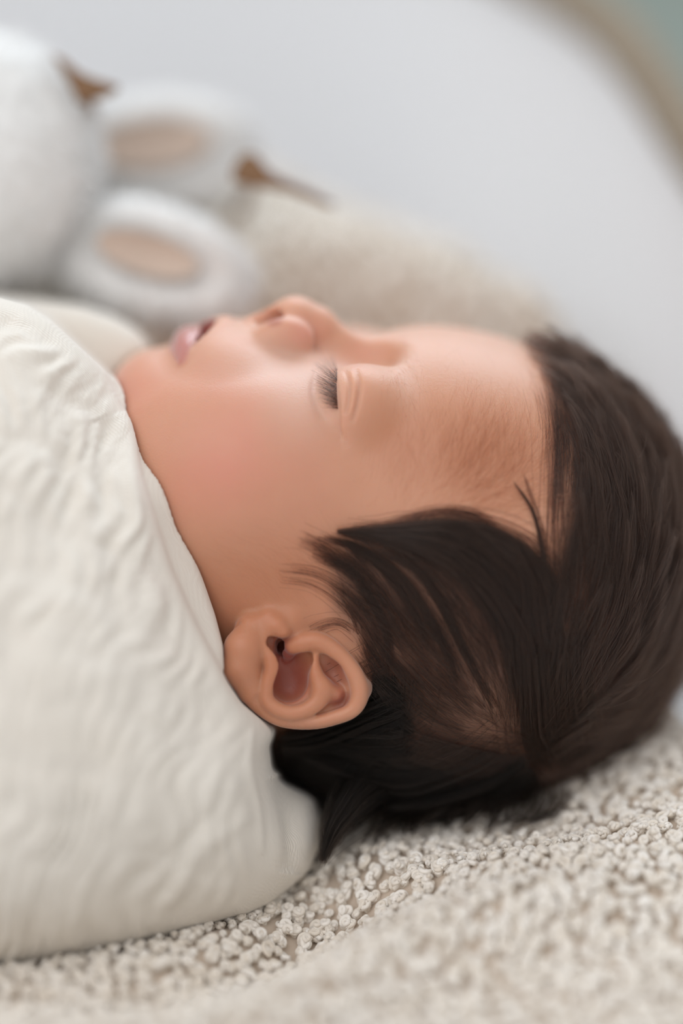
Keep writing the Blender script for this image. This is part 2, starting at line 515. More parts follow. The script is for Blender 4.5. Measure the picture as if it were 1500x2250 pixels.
# --- the near ear (mirrored on the far side), traced as ridges in relief
def ear_pts(lst, s=3.75, ox=450, oy=1300):
    return [np.array([x / s + ox, y / s + oy, z]) for x, y, z in lst]
def EP(x, y, z): return Hd(x / 3.75 + 450, y / 3.75 + 1300, -z)
Z0 = 6.0                            # the plane of the ear lies about this far before the focus plane
def ear_chain(q, lst, k=0.6, n=None):
    a = np.array([(*EP(x, y, Z0 + z), r) for x, y, z, r in lst])
    if n: a = spline(a, n)
    return chain(q, a[:, :3], a[:, 3], k)
def ear(q, d):
    plate = ell(q, EP(820, 690, Z0 - 2.2), (14.5, 11.0, 3.0), rot=EROT)
    e = plate
    lobe = smin(ear_chain(q, [(330, 470, 0.2, 4.3), (300, 620, 0.3, 4.2), (380, 800, -0.2, 3.2)], 1),
                ear_chain(q, [(330, 470, 0.2, 4.3), (400, 330, -1.5, 4.2)], 1), 1.5)
    e = smin(e, lobe, 2.0)
    # concha bowl
    bowl = ear_chain(q, [(560, 420, 1.0, 2.0), (640, 560, 0.5, 1.9), (700, 700, -0.2, 3.6), (745, 620, 0.0, 3.0), (820, 560, 0.6, 2.1)], 1.0)
    bowl2 = ear_chain(q, [(640, 430, -2, 1.6), (690, 760, -0.2, 4.0)], 1)
    # scapha and fossa
    fos = ear_chain(q, [(975, 585, 1.3, 1.7), (1040, 660, 1.1, 2.2), (1090, 760, 1.0, 2.0)], 1)
    sca = ear_chain(q, [(1060, 700, 1.3, 1.7), (1135, 870, 0.5, 1.55), (1040, 955, 0.7, 1.05), (880, 1040, 1.0, 0.65), (680, 1060, 1.1, 0.55), (520, 1000, 1.2, 0.5), (430, 880, 1.6, 0.8)], 0.5, 22)
    # ridges
    helix = ear_chain(q, [(690, 560, -3.4, 0.9), (705, 490, -1.0, 1.4), (780, 440, 0.6, 1.9), (900, 410, 1.0, 2.1), (1030, 460, 1.2, 1.9), (1150, 560, 1.4, 1.7),
                          (1235, 680, 1.5, 1.75), (1275, 800, 1.4, 1.8), (1265, 900, 1.2, 1.7), (1200, 985, 0.9, 1.55), (1080, 1035, 0.6, 1.5), (920, 1075, 0.2, 1.45),
                          (740, 1080, 0.0, 1.35), (600, 1050, 0.0, 1.35), (480, 970, -0.2, 1.6), (390, 860, 0.0, 2.2)], 0.5, 46)
    flank = ear_chain(q, [(1180, 640, -0.9, 2.0), (1285, 800, -0.9, 2.2), (1240, 930, -0.9, 1.8)], 1)
    anti = ear_chain(q, [(505, 330, 0.9, 1.5), (490, 430, 1.2, 1.6), (540, 530, 1.4, 1.75), (560, 640, 1.6, 1.7), (520, 760, 1.6, 1.5), (510, 880, 1.5, 1.45), (580, 960, 1.5, 1.5), (700, 1000, 1.5, 1.5),
                         (830, 975, 1.3, 1.55), (930, 900, 1.0, 1.8), (960, 800, 0.8, 2.0), (925, 700, 0.9, 1.5), (905, 600, 1.1, 0.95), (910, 510, 1.2, 0.7)], 0.5, 40)
    mid = ear_chain(q, [(980, 800, 0.0, 2.0), (1080, 840, -0.4, 1.6)], 1)
    e = smax(e, -sca, 0.8)
    e = smin(e, helix, 0.7); e = smin(e, flank, 1.2)
    e = smax(e, -fos, 0.9)
    e = smin(e, anti, 0.8); e = smin(e, mid, 1.6)
    # head around the ear
    gap = ear_chain(q, [(1290, 620, -6.0, 2.4), (1390, 820, -6.0, 3.0), (1200, 1150, -6.0, 3.0), (800, 1200, -6.5, 3.0)], 1)
    d = smin(d, e, 1.6)
    pit = ear_chain(q, [(150, 300, 0.6, 0.2), (215, 330, -0.6, 0.7), (262, 262, 0.2, 0.5), (285, 200, 1.2, 0.2)], 0.5)
    front = ear_chain(q, [(560, 260, -1.2, 3.4), (700, 250, -1.2, 3.2)], 1)
    d = smin(d, front, 2.5)
    d = smax(d, -smin(bowl, bowl2, 1.2), 0.7)
    d = smin(d, smin(ear_chain(q, [(672, 560, -4.2, 1.0), (688, 500, -2.0, 1.3), (725, 450, 0.0, 1.6), (800, 428, 0.7, 1.9)], 0.6), d * 0 + 9, 0.5), 0.8)
    trag = ear_chain(q, [(540, 235, 0.4, 2.0), (600, 285, 1.5, 1.9), (640, 322, 2.0, 1.5)], 0.8)
    d = smin(d, trag, 1.3)
    canal = ear_chain(q, [(660, 420, -1.5, 1.1), (655, 480, -3.5, 1.3), (600, 420, -6, 1.6)], 0.5)
    d = smax(d, -canal, 0.6)
    d = smax(d, -pit, 0.9)
    return d
_en = unit(Lh * 0.55 + np.array([0, 0, 1.0]) @ np.eye(3)); _en = unit(np.array([0.0, 0.0, 1.0]))
_n = _en @ HM.T                                                    # the view axis in head coordinates: normal of the ear plate
_a = unit(np.array([1, 0.0, 0]) - _n * _n[0]); _b = np.cross(_n, _a)
_th = math.radians(-6)
EROT = np.stack([_a * math.cos(_th) + _b * math.sin(_th), -_a * math.sin(_th) + _b * math.cos(_th), _n])

EAR_C = EP(760, 650, Z0); FACE_C = H(600, 800, 10)
def head_sdf(q, detail=True, with_neck=True):
    q = np.asarray(q, np.float32).copy(); q[:, 2] = np.sqrt(q[:, 2] ** 2 + 0.01)
    out = base_head(q)
    if with_neck: out = smin(out, neck(q), 12)
    if detail:
        m = (np.linalg.norm(q - FACE_C, axis=1) < 52) & (q[:, 1] > 5)
        if m.any(): out[m] = face_detail(q[m], out[m])
        m = np.linalg.norm(q - EAR_C, axis=1) < 27
        if m.any(): out[m] = ear(q[m], out[m])
    return out

_fin = 0.36
_lo = np.minimum(H(480, 1600, 55), H(330, 650, 0)); 
a0, a1 = H(480, 1500, 45)[0] - 1, H(900, 900, 20)[0]
am = H(380, 800, 0)[0]
f0, f1 = EP(700, 1150, Z0)[1], H(650, 655, 0)[1]
xs = rect_grid(-118, 56, [(am - 6, a1, _fin)], 0.8)
ys = rect_grid(-60, 66, [(f0, f0 + 26, _fin), (20, 64, _fin)], 0.8)
zs = rect_grid(-54, 56, [(-5, 34, 0.42), (36, 56, _fin)], 0.9)
hv, hq = surface_nets(lambda g: head_sdf(g), xs, ys, zs)
hv = relax(hv, hq, 1, 0.35)
hn = normals_of(hv, hq)
if hn[np.argmax(hv[:, 1])] [1] < 0: hq = hq[:, ::-1]; hn = -hn
print('head verts', len(hv), time.time() - T0)
hvv = h2v(hv); hpx, hpy = proj(hvv)
near = smoothstep(-2, 4, hv[:, 2]) 
def blob(px, py, rx, ry, ang=0, pw=1.0):
    c, s = math.cos(math.radians(ang)), math.sin(math.radians(ang))
    dx, dy = hpx - px, hpy - py
    u = (dx * c + dy * s) / rx; v = (-dx * s + dy * c) / ry
    return np.exp(-(u * u + v * v) ** pw)
# fine modelling of the lids: soft creases pressed into the surface
def crease(pts, width, depth, fade=0.25):
    q = np.array([H(x, y, L) for x, y, L in pts]); q = spline(q, 30)
    w_ = np.sin(np.linspace(0, math.pi, 30)) ** 0.5
    m = np.linalg.norm(hv - q.mean(0), axis=1) < 30
    dd = np.linalg.norm(hv[m][:, None] - q[None], axis=2); j = dd.argmin(1); dm = dd.min(1)
    out = np.zeros(len(hv)); out[m] = depth * w_[j] * np.exp(-(dm / width) ** 2)
    return out
_ff = lambda q_: face_detail(q_, base_head(q_))
def crease_px(pts, width, depth):
    q = spline(np.array([S(x, y, 0.0, _ff) for x, y in pts]), 30)
    w_ = np.sin(np.linspace(0, math.pi, 30)) ** 0.5
    mm = np.linalg.norm(hv - q.mean(0), axis=1) < 14
    dd = np.linalg.norm(hv[mm][:, None] - q[None], axis=2); j = dd.argmin(1); dm = dd.min(1)
    out = np.zeros(len(hv)); out[mm] = depth * w_[j] * np.exp(-(dm / width) ** 2)
    return out
cr = crease_px([(757, 812), (766, 842), (765, 880), (757, 915)], 0.5, -0.45)
cr += crease_px([(781, 808), (789, 842), (784, 885), (773, 930)], 0.5, -0.6)
cr += crease_px([(771, 812), (778, 845), (775, 885), (765, 920)], 0.6, 0.3)
cr += crease_px([(700, 800), (690, 845), (694, 885), (712, 925)], 1.0, -0.5)
cr += crease_px([(725, 806), (716, 850), (722, 900), (738, 935)], 0.9, 0.2)
cr += crease_px([(748, 940), (756, 965), (764, 985)], 0.7, -0.25)
hv = hv + hn * cr[:, None]
hvv = h2v(hv); hpx, hpy = proj(hvv)

# ------------------------------------------------------------------ colour masks of the skin, with painted highlights and shaded hollows
def hm(px, py, rx, ry, ang=0, pw=1.0): return blob(px, py, rx, ry, ang, pw) * near
blush = np.clip(0.52 * hm(470, 930, 200, 160, 20, 1.0) + 0.40 * hm(540, 1060, 230, 150) + 0.7 * hm(675, 725, 50, 40) + 0.4 * hm(790, 775, 50, 30) + 0.35 * hm(280, 850, 60, 60), 0, 1)
def dist_chain(pts, r): return chain(hv_abs, pts, r, 0.3)
hv_abs = hv.astype(np.float32).copy(); hv_abs[:, 2] = np.abs(hv_abs[:, 2])
lipm = np.zeros(len(hv)); _m3 = np.linalg.norm(hv_abs - FACE_C, axis=1) < 50
_dl = chain(hv_abs[_m3], *LL, 0.3); _du = chain(hv_abs[_m3], *UL, 0.3); _dg = chain(hv_abs[_m3], *GAP, 0.3)
lipm[_m3] = np.clip(smoothstep(1.0, 0.3, _dl) + smoothstep(0.8, 0.1, _dg), 0, 1)
wet = np.zeros(len(hv)); wet[_m3] = smoothstep(0.8, 0.2, _dl)
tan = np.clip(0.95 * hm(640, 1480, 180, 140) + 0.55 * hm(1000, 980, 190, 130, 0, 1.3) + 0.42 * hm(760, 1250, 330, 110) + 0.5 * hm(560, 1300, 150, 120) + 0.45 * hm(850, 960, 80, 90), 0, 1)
skin_highlight = np.clip(0.15 * hm(1060, 790, 170, 70) + 0.5 * hm(660, 860, 90, 110) + 0.4 * hm(900, 850, 30, 90) + 0.4 * hm(560, 800, 120, 60), 0, 1)  # highlights painted on forehead, under the eye, brow and upper lip
hollow_shade = np.clip(0.9 * hm(635, 1490, 55, 60, 0, 2) + 0.8 * hm(625, 1415, 38, 38, 0, 2) + 0.6 * hm(735, 1475, 35, 45, 0, 2) + 0.7 * hm(750, 1540, 32, 22, 0, 2) + 0.6 * hm(600, 700, 22, 18, 0, 2), 0, 1) * smoothstep(-2.2, 0.0, -(np.einsum('ij,j->i', hv - EP(750, 650, Z0), _n)) + 0.2)  # inner redness plus shade painted into the ear hollows and nostril
SCALP = np.array([(1130, 690), (1200, 760), (1230, 850), (1238, 1000), (1226, 1180), (1195, 1250), (1120, 1180), (1000, 1150), (880, 1160), (790, 1185), (720, 1230), (730, 1340), (790, 1430), (815, 1500), (800, 1580), (700, 1600), (590, 1600), (590, 1900), (1700, 1900), (1700, 600)], float)
def poly_sdf(px, py, poly):          # signed distance in pixels, negative inside
    p = np.stack([px, py], -1).astype(np.float32); n = len(poly); d = np.full(px.shape, 1e9, np.float32); s = np.zeros(px.shape, bool)
    for i in range(n):
        a = poly[i]; b = poly[(i + 1) % n]; e = b - a; w_ = p - a
        t = np.clip((w_ @ e) / (e @ e), 0, 1); q = w_ - t[..., None] * e
        d = np.minimum(d, (q * q).sum(-1))
        c = ((a[1] <= p[..., 1]) & (b[1] > p[..., 1])) | ((b[1] <= p[..., 1]) & (a[1] > p[..., 1]))
        x = a[0] + (p[..., 1] - a[1]) / (e[1] if abs(e[1]) > 1e-9 else 1e-9) * e[0]
        s ^= c & (p[..., 0] < x)
    return np.where(s, -1, 1) * np.sqrt(d)
# the same masks serve the far side by mirroring through the mid plane
hmv = hv.copy(); hmv[:, 2] = np.abs(hmv[:, 2]); mpx, mpy = proj(h2v(hmv))
scalp = smoothstep(25, -45, poly_sdf(mpx, mpy, SCALP)) 
FX, FY = np.arange(450, 1651, 12), np.arange(600, 1951, 12)
_f = np.stack(np.meshgrid(FX, FY, indexing='ij'), -1).reshape(-1, 2).astype(float)
def bil(T, px, py, x0=450, y0=600, st=12):
    u = np.clip((px - x0) / st, 0, T.shape[0] - 1.001); v = np.clip((py - y0) / st, 0, T.shape[1] - 1.001)
    i, j = u.astype(int), v.astype(int); a, b = u - i, v - j
    if T.ndim == 3: a, b = a[:, None], b[:, None]
    return T[i, j] * (1 - a) * (1 - b) + T[i + 1, j] * a * (1 - b) + T[i, j + 1] * (1 - a) * b + T[i + 1, j + 1] * a * b

thin = np.zeros(len(_f))
def tb(px, py, rx, ry, ang, amt):
    c, s = math.cos(math.radians(ang)), math.sin(math.radians(ang)); dx, dy = _f[:, 0] - px, _f[:, 1] - py
    return amt * np.exp(-(((dx * c + dy * s) / rx) ** 2 + ((-dx * s + dy * c) / ry) ** 2))
for a in ((1085, 1622, 60, 28, 35, 0.95), (1060, 1500, 120, 18, 58, 0.8), (960, 1340, 120, 26, 54, 0.93), (870, 1260, 90, 34, 40, 0.85), (800, 1300, 130, 46, 50, 0.88), (750, 1230, 70, 40, 30, 0.85), (1216, 1160, 12, 120, 0, 0.8), (870, 1420, 100, 16, 52, 0.5)):
    thin = np.maximum(thin, tb(*a))
THIN = thin.reshape(len(FX), len(FY))
scalp = scalp * (0.96 - 0.22 * bil(THIN, mpx, mpy))
baby = thing('person', 'sleeping baby in profile with closed eyes and thick dark hair, wrapped up to the chin', 'person', tuple(to_world(P(700, 1850, 40))))
SKIN = mat_skin()
head = place_mesh('body', hvv, hq, SKIN, baby, dict(blush=blush, lip=lipm, wet=wet, tan=tan, skin_highlight=skin_highlight, red_shade=hollow_shade, scalp=scalp))
print('body done', round(time.time() - T0, 1))

# coarse lookup of the distance to the head (without face and ear detail) for hair and cloth
LG = 2.0
gx, gy, gz = np.arange(-100, 76, LG), np.arange(-76, 84, LG), np.arange(-70, 70, LG)
def lookup_grid(detail):
    G = np.stack(np.meshgrid(gx, gy, gz, indexing='ij'), -1).reshape(-1, 3)
    return head_sdf(G.astype(np.float32), detail=detail).reshape(len(gx), len(gy), len(gz))
SG = lookup_grid(False); SGD = lookup_grid(True)
GR = np.stack(np.gradient(SG, LG), -1)
def tri(G, q):
    u = (q - np.array([gx[0], gy[0], gz[0]])) / LG
    u = np.clip(u, 0, np.array(G.shape[:3]) - 1.001); i = u.astype(int); t = u - i
    r = 0
    for a in (0, 1):
        for b in (0, 1):
            for c in (0, 1):
                w_ = (t[:, 0] if a else 1 - t[:, 0]) * (t[:, 1] if b else 1 - t[:, 1]) * (t[:, 2] if c else 1 - t[:, 2])
                v = G[i[:, 0] + a, i[:, 1] + b, i[:, 2] + c]
                r = r + (w_[:, None] * v if v.ndim == 2 else w_ * v)
    return r
def skull(p): return tri(SG, v2h(p))
def skull_n(p):
    g = tri(GR, v2h(p)); g = g / (np.linalg.norm(g, axis=1, keepdims=True) + 1e-9)
    return g @ HM
print('lookup', round(time.time() - T0, 1))

# ------------------------------------------------------------------ hair
GUIDES = [
 [(1185, 1640), (1215, 1400), (1243, 1200), (1254, 1000), (1240, 860), (1202, 765), (1165, 700)],
 [(1200, 1640), (1255, 1400), (1280, 1200), (1290, 1020), (1275, 880), (1225, 760), (1190, 700)],
 [(1215, 1640), (1300, 1400), (1335, 1200), (1350, 1060), (1340, 930), (1310, 830)],
 [(1230, 1640), (1340, 1450), (1395, 1280), (1420, 1120), (1415, 980)],
 [(1240, 1650), (1370, 1520), (1440, 1370), (1480, 1220), (1490, 1090)],
 [(1240, 1680), (1370, 1600), (1460, 1480), (1510, 1340)],
 [(1220, 1710), (1330, 1680), (1430, 1590), (1490, 1500)],
 [(1165, 1620), (1165, 1430), (1145, 1290), (1080, 1190), (980, 1150), (870, 1155), (740, 1168)],
 [(1150, 1630), (1130, 1460), (1090, 1330), (1020, 1230), (930, 1180), (830, 1165), (730, 1168)],
 [(1130, 1630), (1070, 1500), (1000, 1380), (920, 1280), (840, 1220), (760, 1185)],
 [(1110, 1640), (1030, 1540), (950, 1430), (870, 1330), (780, 1250), (700, 1200)],
 [(1090, 1650), (990, 1580), (900, 1480), (830, 1390), (760, 1300), (670, 1225)],
 [(1075, 1660), (960, 1630), (870, 1560), (810, 1470), (770, 1390), (720, 1310)],
 [(1070, 1680), (950, 1690), (840, 1650), (740, 1620), (640, 1630)],
 [(1085, 1700), (980, 1750), (860, 1740), (740, 1710), (640, 1680), (580, 1660)],
 [(1110, 1710), (1040, 1780), (950, 1810), (850, 1790), (740, 1760)],
 [(1150, 1720), (1120, 1790), (1040, 1830), (950, 1850)],
 [(1190, 1720), (1230, 1770), (1200, 1830), (1120, 1860)],
 [(1215, 1420), (1205, 1260), (1175, 1150), (1120, 1080), (1040, 1050), (960, 1060)],
]
gp, gt = [], []
for g in GUIDES:
    s_ = spline(np.array(g, float), 24); t_ = np.gradient(s_, axis=0); t_ /= np.linalg.norm(t_, axis=1, keepdims=True)
    gp.append(s_); gt.append(t_)
gp = np.vstack(gp); gt = np.vstack(gt)
def field(px, py):                   # combing direction in the guide plane
    out = np.empty((len(px), 2))
    for i in range(0, len(px), 20000):
        d2 = (px[i:i + 20000, None] - gp[None, :, 0]) ** 2 + (py[i:i + 20000, None] - gp[None, :, 1]) ** 2
        w_ = 1.0 / (d2 + 150.0) ** 2
        out[i:i + 20000] = w_ @ gt
    return out / (np.linalg.norm(out, axis=1, keepdims=True) + 1e-9)
# field on a table for speed
FT = field(_f[:, 0], _f[:, 1]).reshape(len(FX), len(FY), 2)
SCALP_D = poly_sdf(_f[:, 0], _f[:, 1], SCALP).reshape(len(FX), len(FY))
# where the scalp shows through

def grow(roots, nrm, length, lift, nseg=12, seed=1, jitter=0.25, follow=1.0, fld=None):
    """march every strand over the skull along the combing field; lift = height reached above the skin"""
    r = np.random.default_rng(seed); n = len(roots)
    pts = np.empty((n, nseg, 3)); p = roots.copy(); pts[:, 0] = p - nrm * 0.4
    jit = r.normal(0, jitter, n); jit2 = r.normal(0, jitter * 0.5, n)
    st = length / (nseg - 1)
    mir = (v2h(roots)[:, 2] < 0)
    prev = None
    for k in range(1, nseg):
        q = v2h(p); qm = q.copy(); qm[mir, 2] *= -1
        x, y = proj(h2v(qm))
        f2 = (fld or (lambda a, b: bil(FT, a, b)))(x, y)
        an = jit + jit2 * math.sin(k * 0.9)
        ca, sa = np.cos(an), np.sin(an)
        fx, fy = f2[:, 0] * ca - f2[:, 1] * sa, f2[:, 0] * sa + f2[:, 1] * ca
        dirv = np.stack([fx, -fy, np.zeros(n)], -1)
        dh = dirv @ HM.T; dh[mir, 2] *= -1; dirv = dh @ HM
        nn = skull_n(p)
        dirv -= nn * (dirv * nn).sum(1, keepdims=True)
        ln = np.linalg.norm(dirv, axis=1, keepdims=True)
        dirv = dirv / (ln + 1e-6)
        if prev is not None:
            dirv = prev * 0.45 + dirv * 0.55; dirv /= np.linalg.norm(dirv, axis=1, keepdims=True) + 1e-9
        prev = dirv
        p = p + dirv * st[:, None]
        t = k / (nseg - 1)
        want = lift * (1 - (1 - t) ** 2)
        h = skull(p); nn = skull_n(p)
        p = p + nn * (want - h)[:, None]
        pts[:, k] = p
    return pts

def sample_surface(n, seed, mask):
    r = np.random.default_rng(seed)
    tri_c = hvv[hq].mean(1); a = np.linalg.norm(np.cross(hvv[hq[:, 2]] - hvv[hq[:, 0]], hvv[hq[:, 3]] - hvv[hq[:, 1]]), axis=1)
    w_ = a * mask(tri_c); w_ = w_ / w_.sum()
    f = r.choice(len(hq), n, p=w_)
    u = r.random((n, 2, 1)); q = hvv[hq[f]]
    p = q[:, 0] * (1 - u[:, 0]) * (1 - u[:, 1]) + q[:, 1] * u[:, 0] * (1 - u[:, 1]) + q[:, 2] * u[:, 0] * u[:, 1] + q[:, 3] * (1 - u[:, 0]) * u[:, 1]
    return p

def mirrored_px(p):
    q = v2h(p).copy(); far = q[:, 2] < 0; q[:, 2] = np.abs(q[:, 2]); x, y = proj(h2v(q)); return x, y, far
EARP = np.array([(478, 1400), (520, 1360), (600, 1375), (690, 1385), (760, 1400), (815, 1470), (822, 1540), (790, 1590), (700, 1608), (600, 1605), (500, 1520)], float)
def scalp_mask(p):
    x, y, far = mirrored_px(p)
    m = smoothstep(6, -45, bil(SCALP_D, x, y)) ** 1.3
    dens = 1 - bil(THIN, x, y)
    inear = poly_sdf(x, y, EARP) < 0
    return m * (1.0 - inear) * dens * np.where(far, 0.45, 1.0) * (1 + 0.8 * smoothstep(1200, 1350, x))

HAIR = mat_hair('dark_hair')
N = 56000 if FULL else 9000
roots = sample_surface(N, 3, scalp_mask)
# put roots on the plain skull
x, y, far = mirrored_px(roots)
nrm = skull_n(roots)
edge = -bil(SCALP_D, x, y)
L_ = np.random.default_rng(5).uniform(9, 19, N) * np.clip(0.45 + edge / 120, 0.45, 1.0)
rightness = smoothstep(1220, 1420, x) + 0.6 * smoothstep(1700, 1820, y)
lift = np.random.default_rng(6).uniform(0.15, 1.0, N) ** 1.3 * (2.2 + 3.0 * np.clip(rightness, 0, 1)) * np.clip(edge / 60, 0.25, 1)
lift += 2.0 * smoothstep(0.62, 0.15, nrm[:, 2]) * smoothstep(1500, 1200, y) * smoothstep(0, 40, edge) * np.random.default_rng(16).uniform(0.1, 1.0, N)
# strands gather into locks: every strand borrows the path of its lock's leader towards the tip
NC = 1100 if FULL else 400
lead_i = np.random.default_rng(8).choice(N, NC, replace=False)
pts = grow(roots, nrm, L_ * (1 + 0.5 * np.clip(rightness, 0, 1)), lift, 12, 11, 0.10)
lr = roots[lead_i]
owner = np.empty(N, int)
for i in range(0, N, 4000):
    d2 = ((roots[i:i + 4000, None] - lr[None]) ** 2).sum(-1) * np.random.default_rng(i).uniform(0.6, 1.6, (min(4000, N - i), NC))
    owner[i:i + 4000] = d2.argmin(1)
leadp = pts[lead_i][owner]
tt = np.linspace(0, 1, 12)[None, :, None]
rt = np.clip(rightness, 0, 1)[:, None, None]
# locks on the crown stand up and part from one another
lj = np.random.default_rng(17); ldir = lj.normal(0, 1, (NC, 3)); ldir -= nrm[lead_i] * (ldir * nrm[lead_i]).sum(1, keepdims=True)
lk = (ldir * 1.5 + nrm[lead_i] * lj.uniform(-0.5, 2.2, NC)[:, None])[owner][:, None] * rt * tt ** 1.5
leadp = leadp + lk
cl = (np.random.default_rng(9).uniform(0.45, 0.95, (N, 1, 1)) * (1 - rt) + np.random.default_rng(19).uniform(0.7, 1.0, (N, 1, 1)) * rt) * (tt ** 1.1)
off = (roots - lr[owner])[:, None] * (0.30 - 0.18 * rt)
pts = pts * (1 - cl) + (leadp + off) * cl
wob = np.random.default_rng(10).normal(0, 1, (N, 3))[:, None] * np.sin(tt * 5 + np.random.default_rng(12).uniform(0, 6, (N, 1, 1))) * (0.22 + 0.15 * rt) * tt
pts = pts + wob
rad = np.random.default_rng(13).uniform(0.022, 0.036, (N, 1)) * np.linspace(1, 0.25, 12)[None] ** 0.6
hair_obj('hair', pts, rad, HAIR, baby, label='thick dark brown hair combed forward over the temple')
print('hair', round(time.time() - T0, 1))

# explicit locks: the pointed lock over the temple, wisps, hair at the nape
def px_strands(path, n, spread0, spread1, lift0, lift1, seed, nseg=14, wave=3, lenvar=0.35):
    """strands following a photo path laid on the skull; spreads in px"""
    r = np.random.default_rng(seed); s_ = spline(np.array(path, float), 60)
    t_ = np.gradient(s_, axis=0); t_ /= np.linalg.norm(t_, axis=1, keepdims=True); nn = np.stack([-t_[:, 1], t_[:, 0]], -1)
    out = np.empty((n, nseg, 3)); nc = max(3, int(spread0 / 3.0))
    a0 = r.uniform(0, lenvar, n); a1 = 1 - r.uniform(0, lenvar, n) * 0.5
    o = np.where(r.random(n) < 0.82, r.uniform(-1.2, 1.2, n), r.normal(0, 1.5, n)); o2 = o * 0.8 + r.normal(0, 0.3, n); ph = r.uniform(0, 6, n); oc = (np.round(o * nc) + r.normal(0, 0.12, n)) / nc; chh = 0.4 + 0.9 * (vnoise(np.round(o * nc) * 3.17, o * 0, seed=seed) * 0.5 + 0.5); cs = r.uniform(0.3, 0.95, n)
    for k in range(nseg):
        t = a0 + (a1 - a0) * k / (nseg - 1)
        idx = np.clip((t * 59), 0, 58.99); i = idx.astype(int); fr = (idx - i)[:, None]
        c = s_[i] * (1 - fr) + s_[i + 1] * fr; m = nn[i]
        sp = (spread0 + (spread1 - spread0) * t); kk = cs * min(1.0, 1.4 * k / nseg)
        w_ = np.where(k / nseg < 0.5, o, o * (1 - (k / nseg - .5) * 2) + o2 * (k / nseg - .5) * 2)
        w_ = w_ * (1 - kk) + oc * kk
        xy = c + m * (w_ * sp + wave * np.sin(ph + t * 5))[:, None]
        h = lift0 + (lift1 - lift0) * t + 0 * o; h = h * (0.5 + 0.5 * r.random(n)) if k == 0 else h
        if k == 0: hh = r.uniform(0.3, 1.0, n) * chh
        out[:, k] = px_on_skull(xy[:, 0], xy[:, 1], (lift0 + (lift1 - lift0) * t) * hh)
    return out
def px_on_skull(px, py, h):
    d = P(px, py, -20.0) - CAMV; d /= np.linalg.norm(d, axis=1, keepdims=True)
    t = np.full(len(px), DIST - 45.0)
    for _ in range(40):
        v = skull(CAMV + d * t[:, None]) - h
        t = np.minimum(t + np.clip(v * 0.75, -3, 8), DIST + 60)
    return CAMV + d * t[:, None]
L1 = [
 px_strands([(1195, 1330), (1160, 1240), (1080, 1180), (980, 1158), (870, 1163), (738, 1168)], 1100, 26, 2, 0.6, 1.5, 21, lenvar=0.2),
 px_strands([(1185, 1400), (1120, 1280), (1030, 1210), (930, 1180), (830, 1176), (742, 1168)], 900, 30, 2, 0.6, 1.5, 22, lenvar=0.3),
 px_strands([(1180, 1560), (1130, 1400), (1060, 1290), (980, 1220), (900, 1190), (830, 1175)], 900, 34, 10, 0.8, 1.5, 23),
 px_strands([(1200, 1300), (1190, 1200), (1168, 1120), (1125, 1055)], 60, 5, 1, 0.4, 0.9, 24, wave=1),
 px_strands([(1210, 1290), (1195, 1170), (1165, 1080), (1150, 1040)], 14, 6, 4, 0.4, 0.9, 46, wave=2),
 px_strands([(940, 1420), (900, 1330), (850, 1260), (790, 1205), (690, 1180)], 120, 6, 5, 0.5, 1.2, 25),
 px_strands([(900, 1430), (860, 1350), (800, 1270), (720, 1215), (650, 1180)], 90, 14, 14, 0.5, 1.2, 26),
 px_strands([(1010, 1500), (960, 1390), (900, 1290), (840, 1235), (770, 1210)], 170, 7, 6, 0.6, 1.3, 27),
 px_strands([(1090, 1560), (1020, 1430), (970, 1330), (910, 1250), (820, 1205)], 170, 7, 7, 0.6, 1.3, 28),
 px_strands([(860, 1480), (850, 1390), (810, 1310), (760, 1250), (680, 1215)], 120, 7, 9, 0.6, 1.3, 47),
 px_strands([(820, 1400), (780, 1330), (700, 1270), (610, 1255)], 40, 22, 22, 0.3, 1.0, 29),
 px_strands([(790, 1400), (745, 1370), (700, 1378), (670, 1395)], 26, 8, 10, 0.3, 1.2, 30),
 px_strands([(960, 1175), (900, 1155), (830, 1162), (760, 1156)], 30, 10, 8, 0.3, 1.0, 31),
 px_strands([(1130, 1200), (1050, 1135), (960, 1125), (860, 1150)], 45, 10, 10, 0.3, 1.0, 32),
 px_strands([(1215, 1560), (1210, 1400), (1195, 1290), (1160, 1230)], 700, 24, 24, 0.6, 1.4, 48),
 px_strands([(1222, 1330), (1214, 1200), (1220, 1050), (1222, 920), (1200, 830)], 60, 16, 22, 0.3, 1.0, 52, wave=5, lenvar=0.6),
 px_strands([(1232, 1250), (1228, 1100), (1232, 980), (1222, 880), (1200, 790)], 110, 12, 16, 0.3, 1.0, 53, wave=4, lenvar=0.6),
 px_strands([(1230, 1690), (1190, 1620), (1180, 1520), (1170, 1420)], 700, 40, 30, 0.8, 1.6, 49),
 px_strands([(1280, 1700), (1270, 1620), (1260, 1500), (1265, 1380)], 700, 40, 30, 0.8, 1.8, 50),
 px_strands([(1180, 1690), (1100, 1690), (1000, 1670), (900, 1640)], 700, 26, 26, 0.8, 2.0, 51),
]
LP = np.concatenate(L1)
# fly-away strands over the crown
_c = sample_surface(1500, 91, lambda p: scalp_mask(p) * (mirrored_px(p)[0] > 1180) * (skull_n(p)[:, 2] < 0.75))
_cn = skull_n(_c)
FW = grow(_c, _cn, np.random.default_rng(92).uniform(9, 20, 1500), np.random.default_rng(93).uniform(2.5, 9.0, 1500), 14, 94, 0.38)
hair_obj('flyaway_hair', FW, np.full((1500, 1), 0.024) * np.linspace(1, 0.3, 14)[None], HAIR, baby, label='loose strands standing off the crown')

hair_obj('temple_locks', LP, np.full((len(LP), 1), 0.03) * np.linspace(1, 0.3, 14)[None] ** 0.6, HAIR, baby, label='dark pointed lock swept across the temple')
